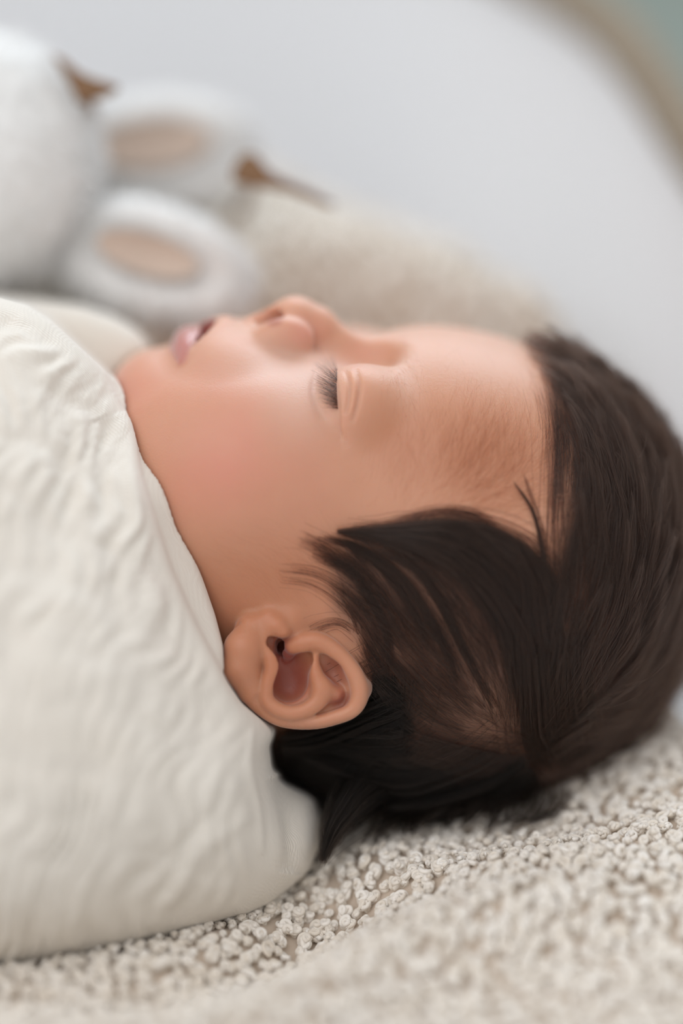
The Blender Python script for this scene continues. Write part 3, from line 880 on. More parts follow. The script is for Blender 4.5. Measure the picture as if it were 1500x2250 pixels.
# dense hair behind the ear and at the nape, shade painted as darker hair
NP = [px_strands([(900, 1560), (800, 1600), (700, 1640), (615, 1650)], 3200, 42, 30, 1.0, 5.0, 41),
      px_strands([(1000, 1700), (900, 1740), (780, 1720), (650, 1670)], 3200, 48, 26, 1.0, 5.0, 42),
      px_strands([(1180, 1700), (1080, 1760), (950, 1800), (840, 1800)], 3200, 40, 30, 1.0, 4.5, 43),
      px_strands([(900, 1650), (800, 1720), (740, 1790), (712, 1880)], 1500, 30, 9, 1.0, 4.0, 44),
      px_strands([(840, 1480), (830, 1560), (760, 1610), (660, 1640)], 1500, 26, 20, 0.6, 2.5, 45)]
def free_strands(n, path, spread, seed, nseg=14):
    q = np.random.default_rng(seed); s_ = spline(np.array([P(*p) for p in path]), nseg)
    o = q.normal(0, 1, (n, 3)); o2 = o * 0.5 + q.normal(0, 0.6, (n, 3)); t = np.linspace(0, 1, nseg)[None, :, None]
    a = q.uniform(0.7, 1.0, (n, 1, 1))
    idx = np.clip(t * a, 0, 0.999) * (nseg - 1); i = idx[..., 0].astype(int); f_ = idx - i[..., None]
    return s_[i] * (1 - f_) + s_[i + 1] * f_ + (o[:, None] * (1 - t) + o2[:, None] * t) * (spread[0] * (1 - t) + spread[1] * t)
NP.append(free_strands(1500, [(860, 1690, 14), (790, 1740, 6), (745, 1800, 2), (722, 1850, 0), (708, 1895, -2)], (3.2, 0.6), 61))
q7 = np.random.default_rng(62)
for a in range(26):
    x0 = 800 + a * 17; y0 = 1775 + 20 * math.sin(a * 0.35) - 0.06 * max(0, x0 - 1050)
    dx = -q7.uniform(10, 60); dy = q7.uniform(30, 75) * (1 - 0.5 * smoothstep(1050, 1230, x0))
    NP.append(free_strands(34, [(x0 + 20, y0 - 50, 14), (x0, y0, 9), (x0 + dx * .5, y0 + dy * .6, 5), (x0 + dx, y0 + dy, 2)], (1.3, 0.5), 63 + a))
NP = np.concatenate(NP)
hair_obj('nape_hair', NP, np.full((len(NP), 1), 0.035) * np.linspace(1, 0.3, 14)[None] ** 0.6, mat_hair('nape_hair_shaded', (0.004, 0.003, 0.0025), 0.4, 1.3), baby, label='dark hair bunched behind the ear, shade put into its colour')

# soft down on the temple and forehead
FUZZ = [[(880, 1150), (905, 1050), (925, 960), (930, 880)], [(900, 1150), (960, 1060), (1000, 960), (1010, 880)], [(920, 1150), (1000, 1080), (1060, 1000), (1090, 920)],
        [(940, 1150), (1050, 1090), (1140, 1040), (1200, 950)], [(980, 1150), (1080, 1110), (1160, 1100), (1215, 1080)], [(1130, 1010), (1160, 900), (1170, 820)], [(1190, 950), (1205, 850), (1190, 780)],
        [(640, 1320), (600, 1240), (540, 1190)], [(700, 1250), (640, 1180), (560, 1160)]]
fgp, fgt = [], []
for g in FUZZ:
    s_ = spline(np.array(g, float), 12); t_ = np.gradient(s_, axis=0); fgp.append(s_); fgt.append(t_ / np.linalg.norm(t_, axis=1, keepdims=True))
fgp = np.vstack(fgp); fgt = np.vstack(fgt)
def ffield(px, py):
    d2 = (px[:, None] - fgp[None, :, 0]) ** 2 + (py[:, None] - fgp[None, :, 1]) ** 2
    o = (1 / (d2 + 900.0) ** 2) @ fgt
    return o / (np.linalg.norm(o, axis=1, keepdims=True) + 1e-9)
def fuzz_mask(p):
    x, y, far = mirrored_px(p)
    m = 1.0 * np.exp(-(((x - 1080) / 115) ** 2 + ((y - 1030) / 105) ** 2) ** 1.5) + 0.45 * np.exp(-(((x - 960) / 90) ** 2 + ((y - 1040) / 110) ** 2)) + 0.25 * np.exp(-(((x - 640) / 110) ** 2 + ((y - 1260) / 60) ** 2)) + 0.5 * np.exp(-(((x - 1200) / 30) ** 2 + ((y - 900) / 190) ** 2))
    return m * (bil(SCALP_D, x, y) > -8) * np.where(far, 0.1, 1)
NF = 3000 if FULL else 800
fr = sample_surface(NF, 31, fuzz_mask)
fp = grow(fr, skull_n(fr), np.random.default_rng(32).uniform(3.5, 9, NF), np.random.default_rng(33).uniform(0.2, 0.9, NF), 8, 34, 0.24, fld=ffield)
fp[:, 0] = fr
fx, fy, _ = mirrored_px(fr)
DOWN = mat_hair('down_hair', (0.075, 0.032, 0.018), 0.35)
hair_obj('downy_hair', fp, np.full((NF, 1), 0.013) * np.linspace(1, 0.3, 8)[None] * (0.5 + 0.5 * smoothstep(900, 1050, fx))[:, None], DOWN, baby, label='fine brown down on the temple')

# eyelashes and brow
r = np.random.default_rng(50)
nl = 190
t = np.sort(r.beta(1.3, 1.1, nl)) * 0.86 + 0.02
root_px = np.stack([741 - 6 * np.sin(t * math.pi) * 0.4 + t * 3, 806 + t * 108], -1)
tip_px = np.stack([np.interp(t, [0, .1, .25, .5, .75, 1], [722, 712, 696, 697, 712, 728]), np.interp(t, [0, .1, .25, .5, .75, 1], [782, 796, 822, 858, 880, 902])], -1) + r.normal(0, 8, (nl, 2))
def s_face(px, py, off):            # face surface by ray march on the detailed sculpture
    return h2v(S(px, py, off, lambda q_: face_detail(q_, base_head(q_))))
lash = np.empty((nl, 7, 3))
for i in range(nl):
    a = s_face(*root_px[i], 0.0); b = s_face(*tip_px[i], 1.6 + r.random() * 1.0)
    up_ = np.array([0, 0.3, 1.0])
    for k in range(7):
        u = k / 6; lash[i, k] = a * (1 - u) + b * u + up_ * (math.sin(u * math.pi) * 0.35) + np.array([0, 0.7 * r.normal(0, 0.25) * u * (1 - u), 0]) + np.array([0, 0.9, 0]) * (u * u - u) * 0.8
LASH = mat_hair('lash_hair', (0.01, 0.007, 0.006), 0.3)
hair_obj('eyelashes', lash, np.full((nl, 1), 0.034) * np.linspace(1, 0.25, 7)[None], LASH, baby, label='short dark eyelashes of the near eye')
def brow_mask(p):
    x, y, far = mirrored_px(p)
    return 1.0 * np.exp(-(((x - 872) / 20) ** 2 + ((y - 800) / 45) ** 2)) + 0.35 * np.exp(-(((x - 900) / 20) ** 2 + ((y - 880) / 80) ** 2))
br = sample_surface(500, 61, brow_mask)
bn = skull_n(br)
bp = np.empty((500, 5, 3)); bd = np.array([0.25, -0.9, 0.3]) + r.normal(0, 0.3, (500, 3)); bd -= bn * (bd * bn).sum(1, keepdims=True)
for k in range(5): bp[:, k] = br + bd * (k * 0.8) + bn * (0.25 * math.sin(k * 0.7))
hair_obj('eyebrow', bp, np.full((500, 1), 0.014) * np.linspace(1, 0.3, 5)[None], DOWN, baby, label='faint brown eyebrow')
print('lashes', round(time.time() - T0, 1))

# ------------------------------------------------------------------ muslin wrap
ZF = [(400, 1000, -8), (345, 990, -7), (470, 1350, -12), (405, 1150, -10), (255, 830, 0), (300, 1100, -17), (150, 1100, -24), (0, 1000, -27), (0, 700, -6), (150, 800, -9), (0, 1500, -44), (-300, 1500, -46), (-300, 900, -25), (250, 1500, -36),
      (450, 1600, -24), (500, 1500, -17), (560, 1700, -17), (600, 1600, -8), (660, 1850, -6), (690, 1790, 2), (640, 1700, 2), (300, 1850, -33), (0, 1950, -38), (0, 2130, -22), (300, 2080, -18), (550, 2000, -10), (-300, 2200, -20), (-300, 650, 0)]
_w = np.stack(np.meshgrid(np.arange(-650, 801, 10), np.arange(580, 2281, 10), indexing='ij'), -1).astype(float)
zf = rbf([(a, b) for a, b, _ in ZF], [c for _, _, c in ZF], _w, 300.0, 1e-3)
POLY_A = np.array([(-2600, 600), (-200, 630), (0, 652), (60, 668), (110, 700), (170, 755), (235, 815), (285, 925), (300, 1010), (345, 1150), (380, 1255), (435, 1375), (478, 1455), (500, 1500), (530, 1545), (575, 1583), (600, 1612), (575, 1650), (556, 1700), (566, 1760), (578, 1830), (582, 1900), (572, 1960), (545, 2006), (430, 2040), (300, 2080), (150, 2110), (0, 2145), (-200, 2200), (-2600, 2300)], float)
POLY_H = np.array([(200, 790), (255, 830), (300, 905), (345, 990), (375, 1070), (405, 1150), (445, 1270), (472, 1350), (490, 1420), (492, 1475), (440, 1480), (300, 1300), (200, 1000)], float)
POLY_B = np.array([(480, 1560), (575, 1580), (606, 1600), (592, 1640), (598, 1690), (640, 1722), (690, 1757), (704, 1800), (701, 1860), (680, 1915), (640, 1948), (590, 1988), (540, 2010), (450, 1990)], float)
POLY_C = np.array([(-300, 640), (60, 655), (180, 672), (255, 697), (305, 727), (334, 765), (320, 810), (270, 850), (100, 950), (-300, 950)], float)
pa, ph_, pb, pc = [poly_sdf(_w[..., 0], _w[..., 1], q) for q in (POLY_A, POLY_H, POLY_B, POLY_C)]
rk = rbf([(0, 660), (255, 830), (350, 1150), (480, 1460), (600, 1600), (570, 1800), (560, 2000), (300, 2080), (0, 2140), (0, 1400)], [5, 3, 2.0, 2.0, 3, 4, 8, 12, 14, 8], _w, 300.0, 1e-2)
def wl(T, x, y): return bil(T, x, y, -650, 580, 10)
def wrap_sdf(p):
    p = p.astype(np.float64); x, y = proj(p); z = p[:, 2]; s = (DIST - z) / DIST * 0.1
    f = -wl(zf, x, y); k = np.clip(wl(rk, x, y), 1.5, 16)
    d = smax(wl(pa, x, y) * s, (z - f) * 0.85, k)
    h = smax(wl(ph_, x, y) * s, (z - (f - 2.9)) * 0.85, 1.6)
    b = smax(wl(pb, x, y) * s, (z - (f - 1.2)) * 0.8, 7)
    c = smax(wl(pc, x, y) * s, z + 24, 7)
    d = np.minimum(d, h); d = smin(d, b, 1.0)
    thick = np.where(x > 200, 34, 60)
    d = smax(d, -(z - (f - 55)), 4)
    c = smax(c, -(z + 60), 4)
    d = smin(d, c, 1.5)
    d = smax(d, -p[:, 0] - 215, 12)
    hd = tri(SGD, v2h(p))
    return smax(d, -(hd - 0.5), 0.6)
wx = rect_grid(-222, 2, [(-80, 2, 0.55)], 2.0); wy = rect_grid(-125, 60, [], 0.55); wz = rect_grid(-62, 52, [(-30, 50, 0.6)], 1.0)
wv, wq = surface_nets(lambda g: wrap_sdf(g), wx, wy, wz)
wv = relax(wv, wq, 2, 0.5)
wn_ = normals_of(wv, wq)
if wn_[np.argmax(wv[:, 2])][2] < 0: wq = wq[:, ::-1]; wn_ = -wn_
X, Y = proj(wv)
dA = wl(pa, X, Y)
inner = smoothstep(0, 60, -dA)
warp = vnoise(X / 130, Y / 130, seed=3) * 30
u = (X * math.cos(0.30) + Y * math.sin(0.30) + warp); v = (-X * math.sin(0.30) + Y * math.cos(0.30) + warp * 0.6)
# gauze crinkle: soft upright puckers in staggered rows
row = v / 125 + 0.35 * vnoise(u / 110, v / 300, seed=9)
rows = 0.5 + 0.5 * np.cos(row * 2 * math.pi)
puck = np.sin(2 * math.pi * (u / 44 + 1.1 * vnoise(u / 150, v / 260, seed=4) + 0.28 * np.sin(row * math.pi))) * (0.62 + 0.5 * vnoise(u / 80, v / 90, seed=14))
disp = 1.45 * (0.52 * puck * (0.35 + 0.65 * rows) - 0.40 * (1 - rows) ** 3 * (0.6 + 0.6 * vnoise(u / 60, v / 200, seed=15)) + 0.75 * vnoise(u / 75, v / 190, seed=6) + 0.30 * vnoise(u / 24, v / 55, seed=7) + 0.10 * vnoise(u / 9, v / 14, seed=5)) * inner
fade = 0.45 + 0.55 * smoothstep(560, 380, X) 
disp = disp * fade
def ridge(path, wdt, amt):
    s_ = spline(np.array(path, float), 40)
    m = (X > s_[:, 0].min() - 90) & (X < s_[:, 0].max() + 90) & (Y > s_[:, 1].min() - 90) & (Y < s_[:, 1].max() + 90) & (wn_[:, 2] > -0.2)
    o = np.zeros(len(X)); q = np.stack([X[m], Y[m]], -1)
    d2 = ((q[:, None] - s_[None]) ** 2).sum(-1); j = d2.argmin(1)
    o[m] = amt * np.exp(-d2.min(1) / wdt ** 2) * np.sin(np.clip(j / 39, 0, 1) * math.pi) ** 0.4
    return o
disp += ridge([(215, 915), (235, 980), (228, 1060), (240, 1160), (258, 1300), (262, 1480)], 22, -1.3)
disp += ridge([(262, 905), (285, 960), (290, 1060), (310, 1200), (330, 1400)], 20, 1.0)
disp += ridge([(180, 900), (175, 1000), (190, 1120)], 22, 0.9)
disp += ridge([(560, 1790), (450, 1860), (380, 1960), (320, 2040)], 18, 0.9)
disp += ridge([(500, 1740), (440, 1820), (360, 1900)], 14, -0.8)
disp += ridge([(610, 1700), (640, 1780), (650, 1860), (640, 1920)], 26, -2.0)
disp += ridge([(555, 1600), (545, 1680), (566, 1780), (575, 1880)], 9, 0.8)
wv = wv + wn_ * disp[:, None]
MUS = mat_cloth('muslin', (0.83, 0.755, 0.655), (0.90, 0.845, 0.765), True, 0.3, 0.95, 0.00016)
wrap = thing('muslin_wrap', 'crinkled cream cotton muslin wrapped around the sleeping baby up to the cheek', 'swaddle', tuple(to_world(P(150, 2100, 20))))
place_mesh('cloth', wv, wq, MUS, wrap)
print('wrap', len(wv), round(time.time() - T0, 1))

# ------------------------------------------------------------------ fleece blanket: rises and falls under and behind the baby
BL = [(0, 2250, -58), (400, 2250, -52), (750, 2250, -48), (1100, 2250, -46), (1500, 2250, -44), (1900, 2250, -42), (-500, 2250, -58), (750, 2500, -70), (1500, 2500, -70), (-300, 2500, -75), (0, 2190, -36), (300, 2110, -22), (550, 2040, -12),
      (700, 1960, 2), (900, 1950, -12), (1200, 1950, -17), (1500, 1950, -20), (800, 1880, 6), (950, 1875, 5), (1150, 1840, 8), (1350, 1745, 15), (1500, 1800, 0), (1500, 1660, 20), (1650, 1630, 24), (1900, 1700, 6), (700, 2150, -33), (1100, 2100, -32), (1500, 2100, -33)]
pw_, hv_ = [], []
for a, b, c in BL:
    q = P(a, b, c); W = to_world(q) * 1000; pw_.append(W[:2]); hv_.append(W[2])
# nest under the head and body, then the hump of blanket behind them
for x, y, z in ((25, 35, 0), (-60, 45, 4), (-150, 50, 6), (60, 40, 4), (0, 70, 12), (-80, 80, 10), (60, 75, 22), (90, 40, 18)):
    pw_.append((x, y)); hv_.append(z)
EDGE = [(-700, -60, 158), (-400, -20, 155), (0, 80, 150), (200, 200, 146), (360, 270, 143), (520, 345, 139), (700, 440, 130), (900, 515, 116), (1100, 620, 101), (1220, 750, 88), (1330, 1000, 66), (1390, 1420, 50), (1480, 1590, 36), (1650, 1600, 30), (2000, 1590, 30)]
HUMP = [(0, 720, 52), (300, 720, 52), (560, 640, 72), (700, 560, 84), (620, 470, 112), (850, 570, 90), (1000, 630, 88), (450, 560, 78), (200, 600, 72), (400, 420, 112), (200, 320, 122), (-300, 450, 100)] + EDGE
for a, b, c in HUMP:
    W = to_world(P(a, b, c)) * 1000; pw_.append(W[:2]); hv_.append(W[2])
BX, BY = np.arange(-230, 196, 2.5), np.arange(-145, 176, 2.5)
Bg = np.stack(np.meshgrid(BX, BY, indexing='ij'), -1).astype(float)
BH = rbf(pw_, hv_, Bg, 100.0, 3e-3)
ew = np.array([to_world(P(*q))[:2] * 1000 for q in EDGE])
epoly = np.vstack([spline(ew, 80), [[400, -400], [-400, -400]]])
es = poly_sdf(Bg[..., 0], Bg[..., 1], epoly)
BH = BH - 50 * smoothstep(0, 26, es) - np.clip(es, 0, 100) * 0.3
def wridge(path, wd, amt):
    s_ = spline(np.array([to_world(P(*q))[:2] * 1000 for q in path]), 40)
    d2 = ((Bg[:, :, None] - s_[None, None]) ** 2).sum(-1); j = d2.argmin(-1)
    return amt * np.exp(-d2.min(-1) / wd ** 2) * np.sin(np.clip((j + 3) / 46, 0, 1) * math.pi) ** 0.5
BH = BH + wridge([(-100, 2260, -68), (300, 2215, -62), (600, 2160, -50), (800, 2080, -36), (1000, 2010, -26), (1300, 1960, -22)], 6.5, 6.0)
BH = BH - wridge([(-100, 2180, -48), (300, 2130, -40), (560, 2080, -24), (760, 2010, -8), (900, 1960, -12)], 10, 11.0)
BH = BH + wridge([(850, 1960, -6), (1100, 1930, -8), (1300, 1880, -8), (1500, 1840, -8)], 7, 2.0)
BH = BH - wridge([(800, 2240, -52), (1100, 2130, -38), (1500, 2040, -28)], 8, 3.0)
def bil2(T, x, y, x0, y0, st): return bil(T, x, y, x0, y0, st)
def bh(x, y): return bil2(BH, x, y, -230, -145, 2.5)
def w2v(x, y, z):                    # world millimetres -> view millimetres
    return np.stack([x, y * AW[1] + (z + BED) * UP[1], y * AW[2] + (z + BED) * UP[2]], -1)
bx, by = np.meshgrid(np.arange(-228, 139, 1.6), np.arange(-140, 173, 1.6), indexing='ij')
bz = bh(bx.ravel(), by.ravel()) + 0.5 * vnoise(bx.ravel() / 4, by.ravel() / 4, seed=2)
bv = w2v(bx.ravel(), by.ravel(), bz)
n0, n1 = bx.shape
I = np.arange(n0 * n1).reshape(n0, n1)
bq = np.stack([I[:-1, :-1], I[1:, :-1], I[1:, 1:], I[:-1, 1:]], -1).reshape(-1, 4)
bot = bv + np.array([0, -UP[1], -UP[2]]) * 3.0
rim = np.concatenate([np.stack([I[:-1, 0], I[1:, 0]], -1), np.stack([I[-1, :-1], I[-1, 1:]], -1), np.stack([I[1:, -1], I[:-1, -1]], -1)[::-1], np.stack([I[0, 1:], I[0, :-1]], -1)[::-1]])
nb = n0 * n1
sideq = np.stack([rim[:, 1], rim[:, 0], rim[:, 0] + nb, rim[:, 1] + nb], -1)
FL = mat_plain('fleece_backing', (0.58, 0.48, 0.39), 0.95, 0.1, 60, 0.3)
blanket = thing('fleece_blanket', 'cream curly sherpa fleece blanket bunched under the baby\'s head', 'blanket', tuple(to_world(P(1200, 2200, -30))))
place_mesh('backing', np.vstack([bv, bot]), np.vstack([bq, bq[:, ::-1] + nb, sideq]), FL, blanket)
# curly pile: tufts of looping fibres
def pile(region, spacing, nf, nseg, rad_, seed, curlr=0.75, hgt=2.6):
    r = np.random.default_rng(seed)
    x0, x1, y0, y1 = region
    gx_, gy_ = np.meshgrid(np.arange(x0, x1, spacing), np.arange(y0, y1, spacing), indexing='ij')
    cx = gx_.ravel() + r.uniform(-.6, .6, gx_.size) * spacing; cy = gy_.ravel() + r.uniform(-.6, .6, gx_.size) * spacing
    n = len(cx)
    lean = np.stack([vnoise(cx / 9, cy / 9, seed=31), vnoise(cx / 9, cy / 9, seed=32)], -1) * 1.1 + r.normal(0, 0.5, (n, 2))
    out = []
    tdir = r.uniform(0, 6.28, n)
    big = r.uniform(0.65, 1.25, n)
    for f in range(nf):
        a = r.uniform(0, 6.28, n); ph0 = r.uniform(0, 6.28, n); turns = r.uniform(1.0, 1.8, n) * np.sign(r.normal(0, 1, n))
        rr = curlr * big * r.uniform(0.5, 1.1, n)
        hh = hgt * big * r.uniform(0.7, 1.1, n)
        q = np.empty((n, nseg, 3))
        for k in range(nseg):
            t = k / (nseg - 1)
            th = ph0 + turns * 6.28 * t
            x = cx + lean[:, 0] * hh * 0.5 * t + np.cos(th) * rr * math.sin(math.pi * min(1, 0.15 + t * 0.85)) + np.cos(a) * 0.25
            y = cy + lean[:, 1] * hh * 0.5 * t + np.sin(th) * rr * math.sin(math.pi * min(1, 0.15 + t * 0.85)) + np.sin(a) * 0.25
            z = hh * (math.sin(t * 2.3) / 1.0) * 0.8 - 0.3
            q[:, k] = w2v(x, y, bh(x, y) + z)
        out.append(q)
    return np.concatenate(out)
pl = pile((-226, 137, -138, 62), 2.3, 4 if FULL else 2, 10, 0.2, 71, 0.85, 3.2)
PX, PY = proj(pl[:, 0]); keep = (PY > 1420) & ~((PX < 480) & (PY < 1950))
pl = pl[keep]
PILE = mat_fibre('fleece_pile', (0.80, 0.725, 0.63), (0.92, 0.88, 0.825))
hair_obj('pile', pl, np.full((len(pl), 1), 0.62) * np.linspace(1, 0.7, pl.shape[1])[None], PILE, blanket, kind='stuff')
pl2 = pile((-226, 137, 20, 171), 2.7, 5, 7, 0.4, 72, 1.3, 3.5)
PX, PY = proj(pl2[:, 0]); pl2 = pl2[(PY < 1500) & (tri(SG, v2h(pl2[:, 0])) > 2)]
hair_obj('far_pile', pl2, np.full((len(pl2), 1), 0.42) * np.linspace(1, 0.7, pl2.shape[1])[None], PILE, blanket, kind='stuff')
print('blanket', len(pl), len(pl2), round(time.time() - T0, 1))

# ------------------------------------------------------------------ plush bunny behind the wrap
def fluffy(name, centre, rad3, mat, furmat, parent, seed, furlen=3.5, nf=5000, rot=0.0, axis_tilt=None, inner=None):
    """a plush body: knobbly ellipsoid with short fur"""
    nu, nv_ = 56, 36
    th = np.linspace(0, 2 * math.pi, nu, endpoint=False); phv = np.linspace(0.0, math.pi, nv_)
    T_, Ph = np.meshgrid(th, phv, indexing='ij')
    d = np.stack([np.cos(Ph), np.sin(Ph) * np.cos(T_), np.sin(Ph) * np.sin(T_)], -1).reshape(-1, 3)
    r3 = np.array(rad3); M = np.array([[math.cos(rot), math.sin(rot), 0], [-math.sin(rot), math.cos(rot), 0], [0, 0, 1]])
    vv = (d * r3) * (1 + 0.03 * vnoise(d[:, 0] * 3, d[:, 1] * 3, d[:, 2] * 3, seed))[:, None]
    if inner is not None: vv = inner(vv, r3)
    V_ = vv @ M + centre
    I = np.arange(nu * nv_).reshape(nu, nv_); J = np.roll(I, -1, 0)
    q = np.stack([I[:, :-1], I[:, 1:], J[:, 1:], J[:, :-1]], -1).reshape(-1, 4)
    place_mesh(name, V_, q, mat, parent)
    r = np.random.default_rng(seed); f = r.integers(0, len(q), nf); u_ = r.random((nf, 1))
    p0 = V_[q[f, 0]] * u_ + V_[q[f, 2]] * (1 - u_)
    nm = ((p0 - centre) @ M.T / r3 ** 2) @ M; nm /= np.linalg.norm(nm, axis=1, keepdims=True)
    if inner is not None: nm = nm + 0
    dr = nm + r.normal(0, 0.35, (nf, 3)) + np.array([0.0, -0.25, 0])
    pp = np.stack([p0 + dr * furlen * t + np.array([0, -1, 0]) * furlen * 0.3 * t * t for t in np.linspace(0, 1, 4)], 1)
    return pp
PL = mat_plain('plush_white', (0.88, 0.88, 0.87), 0.95, 0.04, 60, 0.4)
PLI = mat_plain('plush_beige', (0.60, 0.48, 0.40), 0.95, 0.08, 60, 0.4)
PF = mat_fibre('plush_fur', (0.88, 0.88, 0.87), (0.93, 0.93, 0.93))
bunny = thing('plush_rabbit', 'white plush rabbit with beige-lined ears lying behind the muslin wrap', 'soft toy', tuple(to_world(P(0, 640, 80))))
furs = [fluffy('head', P(-48, 345, 52), (27, 30, 25), PL, PF, bunny, 81, 3.0, 9000)]
def ear_shape(vv, r3):
    o = vv.copy(); t = np.exp(-((vv[:, 0] / r3[0] * 1.25) ** 2 + (vv[:, 1] / r3[1] * 1.9) ** 2) ** 1.5)
    o[:, 2] -= t * r3[2] * 0.75 * (vv[:, 2] > 0)
    return o
furs.append(fluffy('ear', P(335, 570, 52), (24, 13.5, 8), PL, PF, bunny, 82, 2.2, 5000, -0.28, inner=ear_shape))
furs.append(fluffy('ear', P(345, 330, 88), (24, 14, 8), PL, PF, bunny, 83, 2.2, 5000, 0.08, inner=ear_shape))
furs.append(fluffy('body', P(-330, 560, 75), (36, 30, 28), PL, PF, bunny, 84, 3.0, 3000))
F_ = np.concatenate(furs)
hair_obj('fur', F_, np.full((len(F_), 1), 0.14) * np.linspace(1, 0.4, 4)[None], PF, bunny, kind='stuff')
def inner_ear(c, a, b, rot):
    nr, na = 10, 40; vs = [np.zeros(3)]; 
    for i in range(1, nr + 1):
        for j in range(na):
            rr = i / nr; th = 2 * math.pi * j / na
            vs.append([a * rr * math.cos(th), b * rr * math.sin(th), 2.6 * rr * rr])
    vs = np.array(vs); M = np.array([[math.cos(rot), math.sin(rot), 0], [-math.sin(rot), math.cos(rot), 0], [0, 0, 1]])
    fs = [[0, 1 + j, 1 + (j + 1) % na, 1 + (j + 1) % na] for j in range(na)]
    me_v = vs @ M + c
    q = [[1 + (i - 1) * na + j, 1 + i * na + j, 1 + i * na + (j + 1) % na, 1 + (i - 1) * na + (j + 1) % na] for i in range(1, nr) for j in range(na)]
    V2 = np.vstack([me_v, me_v - np.array([0, 0, 1.0])]); k = len(me_v)
    q += [[a_ + k for a_ in f[::-1]] for f in q]
    V2[0] = me_v[1:1 + na].mean(0)
    # close the middle with a small quad fan
    q += [[1 + j, 1 + (j + 1) % na, 1 + (na - j - 2) % na, 1 + (na - j - 1) % na] for j in range(0, na // 2 - 1)]
    return V2, np.array(q)
for c, a, b, ro in ((P(325, 560, 47.5), 12.5, 5.0, -0.28), (P(335, 318, 83.5), 15, 6.5, 0.08)):
    V2, q = inner_ear(c, a, b, ro); place_mesh('inner_ear', V2, q, PLI, bunny, label='beige plush lining of the ear')
print('bunny', round(time.time() - T0, 1))

# ------------------------------------------------------------------ basket: padded white lining, wicker rim, tan edge that shows between folds
def tube(path, radii, nseg=24, n=90, knob=0.0, seed=0):
    s_ = spline(np.array(path, float), n); rr = np.interp(np.linspace(0, 1, n), np.linspace(0, 1, len(radii)), radii)
    t_ = np.gradient(s_, axis=0); t_ /= np.linalg.norm(t_, axis=1, keepdims=True)
    b_ = np.cross(t_, UP); b_ /= np.linalg.norm(b_, axis=1, keepdims=True); c_ = np.cross(b_, t_)
    th = np.linspace(0, 2 * math.pi, nseg, endpoint=False)
    R = rr[:, None] * (1 + knob * np.sin(np.arange(n)[:, None] * 1.6 + th[None] * 2))
    V_ = s_[:, None] + R[..., None] * (np.cos(th)[None, :, None] * b_[:, None] + np.sin(th)[None, :, None] * c_[:, None])
    I = np.arange(n * nseg).reshape(n, nseg); J = np.roll(I, -1, 1)
    q = np.stack([I[:-1], J[:-1], J[1:], I[1:]], -1).reshape(-1, 4)
    return V_.reshape(-1, 3), q
RIM = [(-204, 309, 151), (-105, 306, 146), (-7, 266, 133), (35, 230, 126), (68, 195, 119), (81, 169, 114), (93, 139, 104), (106, 107, 95), (124, 65, 84), (140, 15, 74), (152, -50, 68), (138, -125, 66), (70, -185, 68), (-60, -212, 75), (-220, -215, 90), (-380, -160, 110), (-440, 40, 130), (-400, 220, 150), (-300, 295, 153), (-204, 309, 151)]
rw = spline(np.array(RIM, float), 240)
rp = w2v(rw[:, 0], rw[:, 1], rw[:, 2])
cen = np.array([-90, 30.0])
prof = np.linspace(0, 1, 40)
ring = []
for t in prof:
    inw = (cen - rw[:, :2]); inw /= np.linalg.norm(inw, axis=1, keepdims=True)
    off_ = 48 * t ** 2.2 + 6 * np.sin(t * math.pi)
    z = rw[:, 2] * (1 - t) + 2 * t
    ring.append(np.stack([rw[:, 0] + inw[:, 0] * off_, rw[:, 1] + inw[:, 1] * off_, z], -1))
ring = np.array(ring)
ring[..., 2] += 0.8 * vnoise(ring[..., 0] / 40, ring[..., 1] / 40, ring[..., 2] / 40, 3)
LW = w2v(ring[..., 0].ravel(), ring[..., 1].ravel(), ring[..., 2].ravel())
outn = rw.copy(); 
I = np.arange(LW.shape[0]).reshape(ring.shape[:2])
q = np.stack([I[:-1, :-1], I[:-1, 1:], I[1:, 1:], I[1:, :-1]], -1).reshape(-1, 4)
basket = thing('bassinet', 'oval bassinet with smooth white lining and taupe rim curving behind the baby', 'bassinet', (-0.09, 0.03, 0.0))
k = len(LW)
inw = (cen - ring[0][:, :2]); inw /= np.linalg.norm(inw, axis=1, keepdims=True)
shell = LW - (np.stack([inw[:, 0], inw[:, 1] * AW[1], inw[:, 1] * AW[2]], -1)[None].repeat(40, 0).reshape(-1, 3)) * 4
LIN = mat_plain('white_lining', (0.86, 0.88, 0.91), 0.9, 0.02, 8, 0.2)
place_mesh('lining', np.vstack([LW, shell]), np.vstack([q, q[:, ::-1] + k]), LIN, basket)
WK = mat_plain('taupe_rim', (0.30, 0.25, 0.19), 0.8, 0.1, 300)
V_, q = tube([tuple(p) for p in rp[::6]] + [tuple(rp[-1])], [7.0], 20, 420, 0.06)
place_mesh('rim', V_, q, WK, basket)
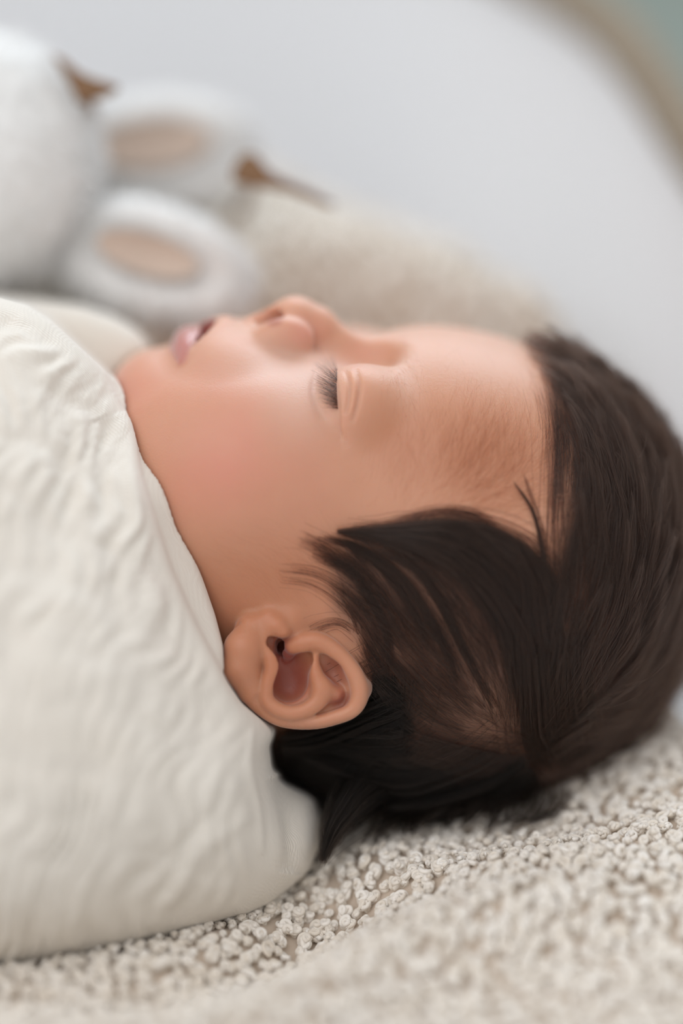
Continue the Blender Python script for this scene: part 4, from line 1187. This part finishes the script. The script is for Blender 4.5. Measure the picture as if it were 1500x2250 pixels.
# mattress under everything
mx = np.linspace(0, 2 * math.pi, 64, endpoint=False)
mring = []
for rr_, z in ((0.0, -22), (1.0, -22), (1.04, -12), (1.0, -3), (0.97, -1), (0.0, -1)):
    mring.append(np.stack([-140 + 250 * rr_ * np.cos(mx), 30 + 190 * rr_ * np.sin(mx), np.full(64, z, float)], -1))
mring = np.array(mring); I = np.arange(mring.shape[0] * 64).reshape(-1, 64); J = np.roll(I, -1, 1)
q = np.stack([I[:-1], J[:-1], J[1:], I[1:]], -1).reshape(-1, 4)
place_mesh('mattress', w2v(mring[..., 0].ravel(), mring[..., 1].ravel(), mring[..., 2].ravel() - 6), q, LIN, basket)
# two tan leather tabs standing up behind the plush
TAN = mat_plain('tan_leather', (0.23, 0.13, 0.07), 0.6, 0.12, 120)
def tab(outline, d0, stem, label):
    t_ = thing('leather_tab', label, 'tab', tuple(to_world(P(*stem[-1]))), 'tan leather tabs behind the plush rabbit')
    o = np.array(outline, float); o = spline(np.vstack([o, o[:1]]), 34)[:-1]; n = len(o); c = o.mean(0); o = c + (o - c) * 1.25
    rings = []
    for s_, dz in ((0.0, -1.6), (0.72, -1.6), (0.94, -1.2), (1.0, 0), (0.94, 1.2), (0.72, 1.6), (0.0, 1.6)):
        q = c + (o - c) * s_; rings.append(P(q[:, 0], q[:, 1], np.full(n, d0 + dz)))
    V_ = np.array(rings); I = np.arange(len(rings) * n).reshape(len(rings), n); J = np.roll(I, -1, 1)
    place_mesh('tab', V_.reshape(-1, 3), np.stack([I[:-1], J[:-1], J[1:], I[1:]], -1).reshape(-1, 4), TAN, t_)
    V_, q = tube([P(*a) for a in stem], [1.3, 1.3], 12, 20)
    place_mesh('cord', V_, q, TAN, t_)
tab([(128, 132), (150, 140), (178, 163), (215, 178), (246, 188), (236, 202), (205, 212), (178, 218), (166, 200), (152, 172)], 40, [(190, 205, 40), (215, 300, 68), (220, 420, 76), (215, 560, 80)], 'dark tan leather tab poking up beside the plush rabbit\'s head')
tab([(545, 352), (570, 350), (592, 378), (625, 395), (668, 414), (712, 440), (690, 440), (640, 420), (590, 410), (540, 402), (528, 386)], 44, [(560, 395, 44), (540, 440, 78), (500, 500, 92), (470, 560, 96)], 'light tan leather tab with a long tail to the right of the rear plush ear')

# ------------------------------------------------------------------ the floor beyond
FLM = mat_plain('floor_paint', (0.22, 0.25, 0.22), 0.7, 0.05, 4)
me = mesh_from('floor', [(-3, -3, -0.45), (3, -3, -0.45), (3, 4, -0.45), (-3, 4, -0.45)], [[0, 1, 2, 3]], False)
link('floor', me, FLM, kind='structure')

print('script seconds', round(time.time() - T0, 1))
